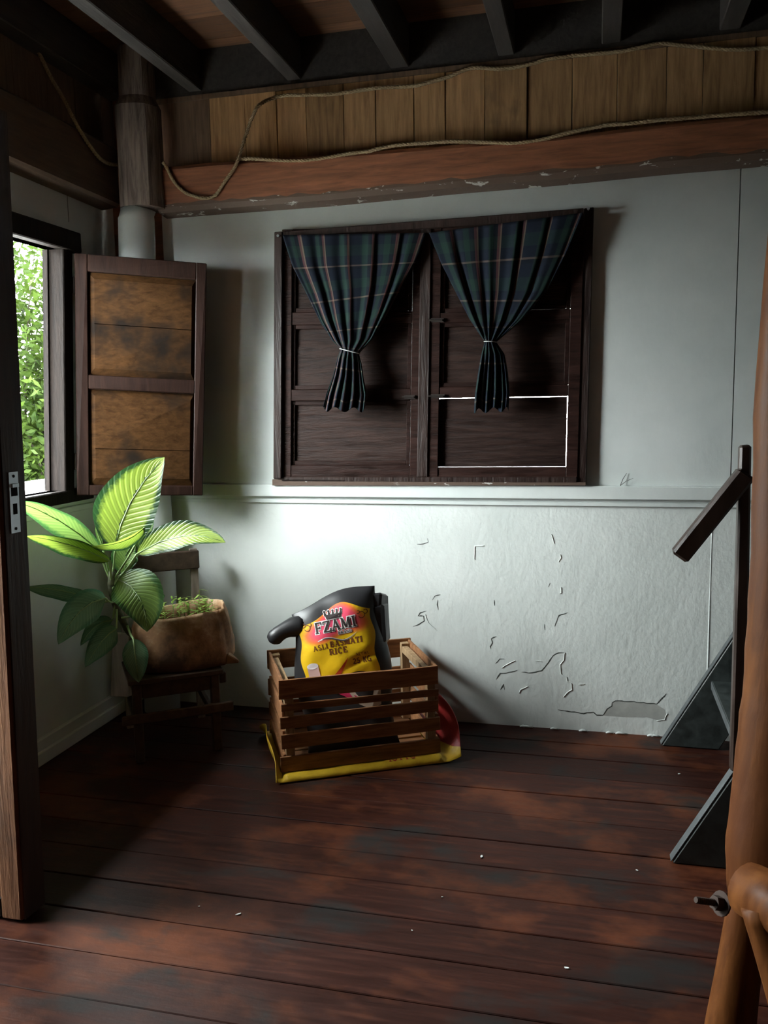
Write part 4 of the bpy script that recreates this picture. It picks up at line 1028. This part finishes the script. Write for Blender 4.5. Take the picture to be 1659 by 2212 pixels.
# ------------------------------------------------------------------ litter
for k, (px, py, ln) in enumerate([(515, 1975, .018), (955, 1938, .008), (1224, 2091, .016), (1376, 1880, .009), (430, 1958, .007), (1040, 1850, .02), (1467, 1672, .014), (890, 2010, .006)]):
    p = on(px, py, 2, .0008); an = random.uniform(0, 6.28); m = MB(); P = []
    for j in range(7):
        a_ = 2 * math.pi * j / 7; r_ = ln * .5 * random.uniform(.6, 1); x_, y_ = r_ * math.cos(a_), r_ * .45 * math.sin(a_); P.append((p.x + x_ * math.cos(an) - y_ * math.sin(an), p.y + x_ * math.sin(an) + y_ * math.cos(an)))
    m.add([(x, y, .0006) for x, y in P] + [(x, y, .0024) for x, y in P], [tuple(range(7))[::-1], tuple(range(7, 14))] + [(j, (j + 1) % 7, 7 + (j + 1) % 7, 7 + j) for j in range(7)])
    tag(m.build('paint_chip', 'white_paint'), 'small pale paint chip lying on the dark floorboards', 'paint chip', 'paint chips on the floorboards')
a = onY((1340, 1046), D - .012); a.z = 1.0545
m = MB(); m.tube([a, onY((1346, 1034), D - .008), onY((1354, 1022), D - .004)], [.0013, .0012, .0008], 5); m.tube([a, onY((1352, 1040), D - .014), onY((1368, 1033), D - .012)], [.0012, .001, .0006], 5)
tag(m.build('twig', 'iron'), 'tiny dark forked twig on the white ledge under the window', 'twig')

# ------------------------------------------------------------------ outdoors
struct(MB().box(-2.97, L - .05, -1.2, 4.4, 2.46, 2.50).build('added_eave', 'joist_wood'))  # unseen overhang added to cut high sky and darken floor near the wall
gd = struct(MB().box(-30, 20, -25, 30, -.75, -.6).build('ground', 'bounce_ground'))
gw = thing('garden_wall', 'low white garden wall of rendered blocks outside the side window', 'wall', (-4.3, 4.0, -.6))
y = -1.0
while y < 10:
    for r_ in range(4):
        MB().box(-4.4, -4.22, y + .003 + (.2 if r_ % 2 else 0), y + .397 + (.2 if r_ % 2 else 0), -.6 + r_ * .3625, -.6 + r_ * .3625 + .358).build('block', 'white_render', gw, bevel=.006)
    y += .4
def shrub(cx_, cy_, h, rx, nl, label, seed, sp_=.24):
    rnd = random.Random(seed); t = thing('shrub', label, 'shrub', (cx_, cy_, -.6), 0); tips = []
    for k in range(16):
        p = Vector((cx_ + rnd.uniform(-.25, .25), cy_ + rnd.uniform(-.4, .4), -.6)); an = rnd.uniform(0, 6.28); d = Vector((math.cos(an) * rx * .8, math.sin(an) * rx, h * rnd.uniform(.55, .95))); P = [p]
        for j in range(5): P.append(p + d * ((j + 1) / 5) + Vector([rnd.uniform(-.13, .13) for _ in range(3)]))
        tips += P[1:]
        MB().tube(P, [.028, .022, .017, .012, .008, .004], 6).build('branch', 'shrub_twig', t, True)
    vs = []; fs = []
    for k in range(nl):
        b = tips[rnd.randrange(len(tips))] + Vector([rnd.gauss(0, sp_) for _ in range(3)])
        if b.z < -.5: b.z = rnd.uniform(-.4, .6)
        d = Vector((rnd.gauss(0, 1), rnd.gauss(0, 1), rnd.gauss(.1, .7))).normalized(); s = d.cross(Vector((rnd.gauss(0, 1), rnd.gauss(0, 1), rnd.gauss(0, 1)))).normalized(); ln = rnd.uniform(.07, .14); wd = ln * rnd.uniform(.3, .45); n0 = len(vs)
        vs += [b, b + d * ln * .5 + s * wd / 2, b + d * ln, b + d * ln * .5 - s * wd / 2]; fs.append((n0, n0 + 1, n0 + 2, n0 + 3))
    MB().add(vs, fs).build('foliage', 'shrub_leaf', t, kind='stuff', recalc=False)
shrub(-5.75, 7.9, 3.9, .55, 17000, 'leafy green shrub behind the low garden wall, tallest beside the window jamb', 11)
shrub(-6.4, 4.4, 4.0, .8, 7000, 'leafy green shrub with bare lower twigs behind the low garden wall', 12)  # height raised to block low sky from the lower right wall
shrub(-3.25, .85, 3.1, .16, 7000, 'narrow green shrub between the house and the garden wall, added unseen to block low sky at the doorway', 14, .11)  # out of view; added and made taller to block low light through the doorway
shrub(-6.1, -4.2, 4.2, .7, 9000, 'tall green shrub at the far end of the garden wall, added unseen to cut low sky', 17)  # unseen, added to dim the back wall beside the open shutter
shrub(-6.0, -1.2, 4.1, .6, 8000, 'bushy green shrub behind the garden wall, away from the window, added unseen to block sky light', 15)  # unseen blocker added against level sky light through the side window
shrub(-6.0, 2.0, 4.2, .6, 8000, 'bushy green shrub behind the garden wall, opposite the side door, added unseen to block low sky', 16)  # added out of view and raised to darken the lower right wall
shrub(-8.6, 8.9, 3.9, .9, 8000, 'green shrub farther back behind the other shrubs', 13)
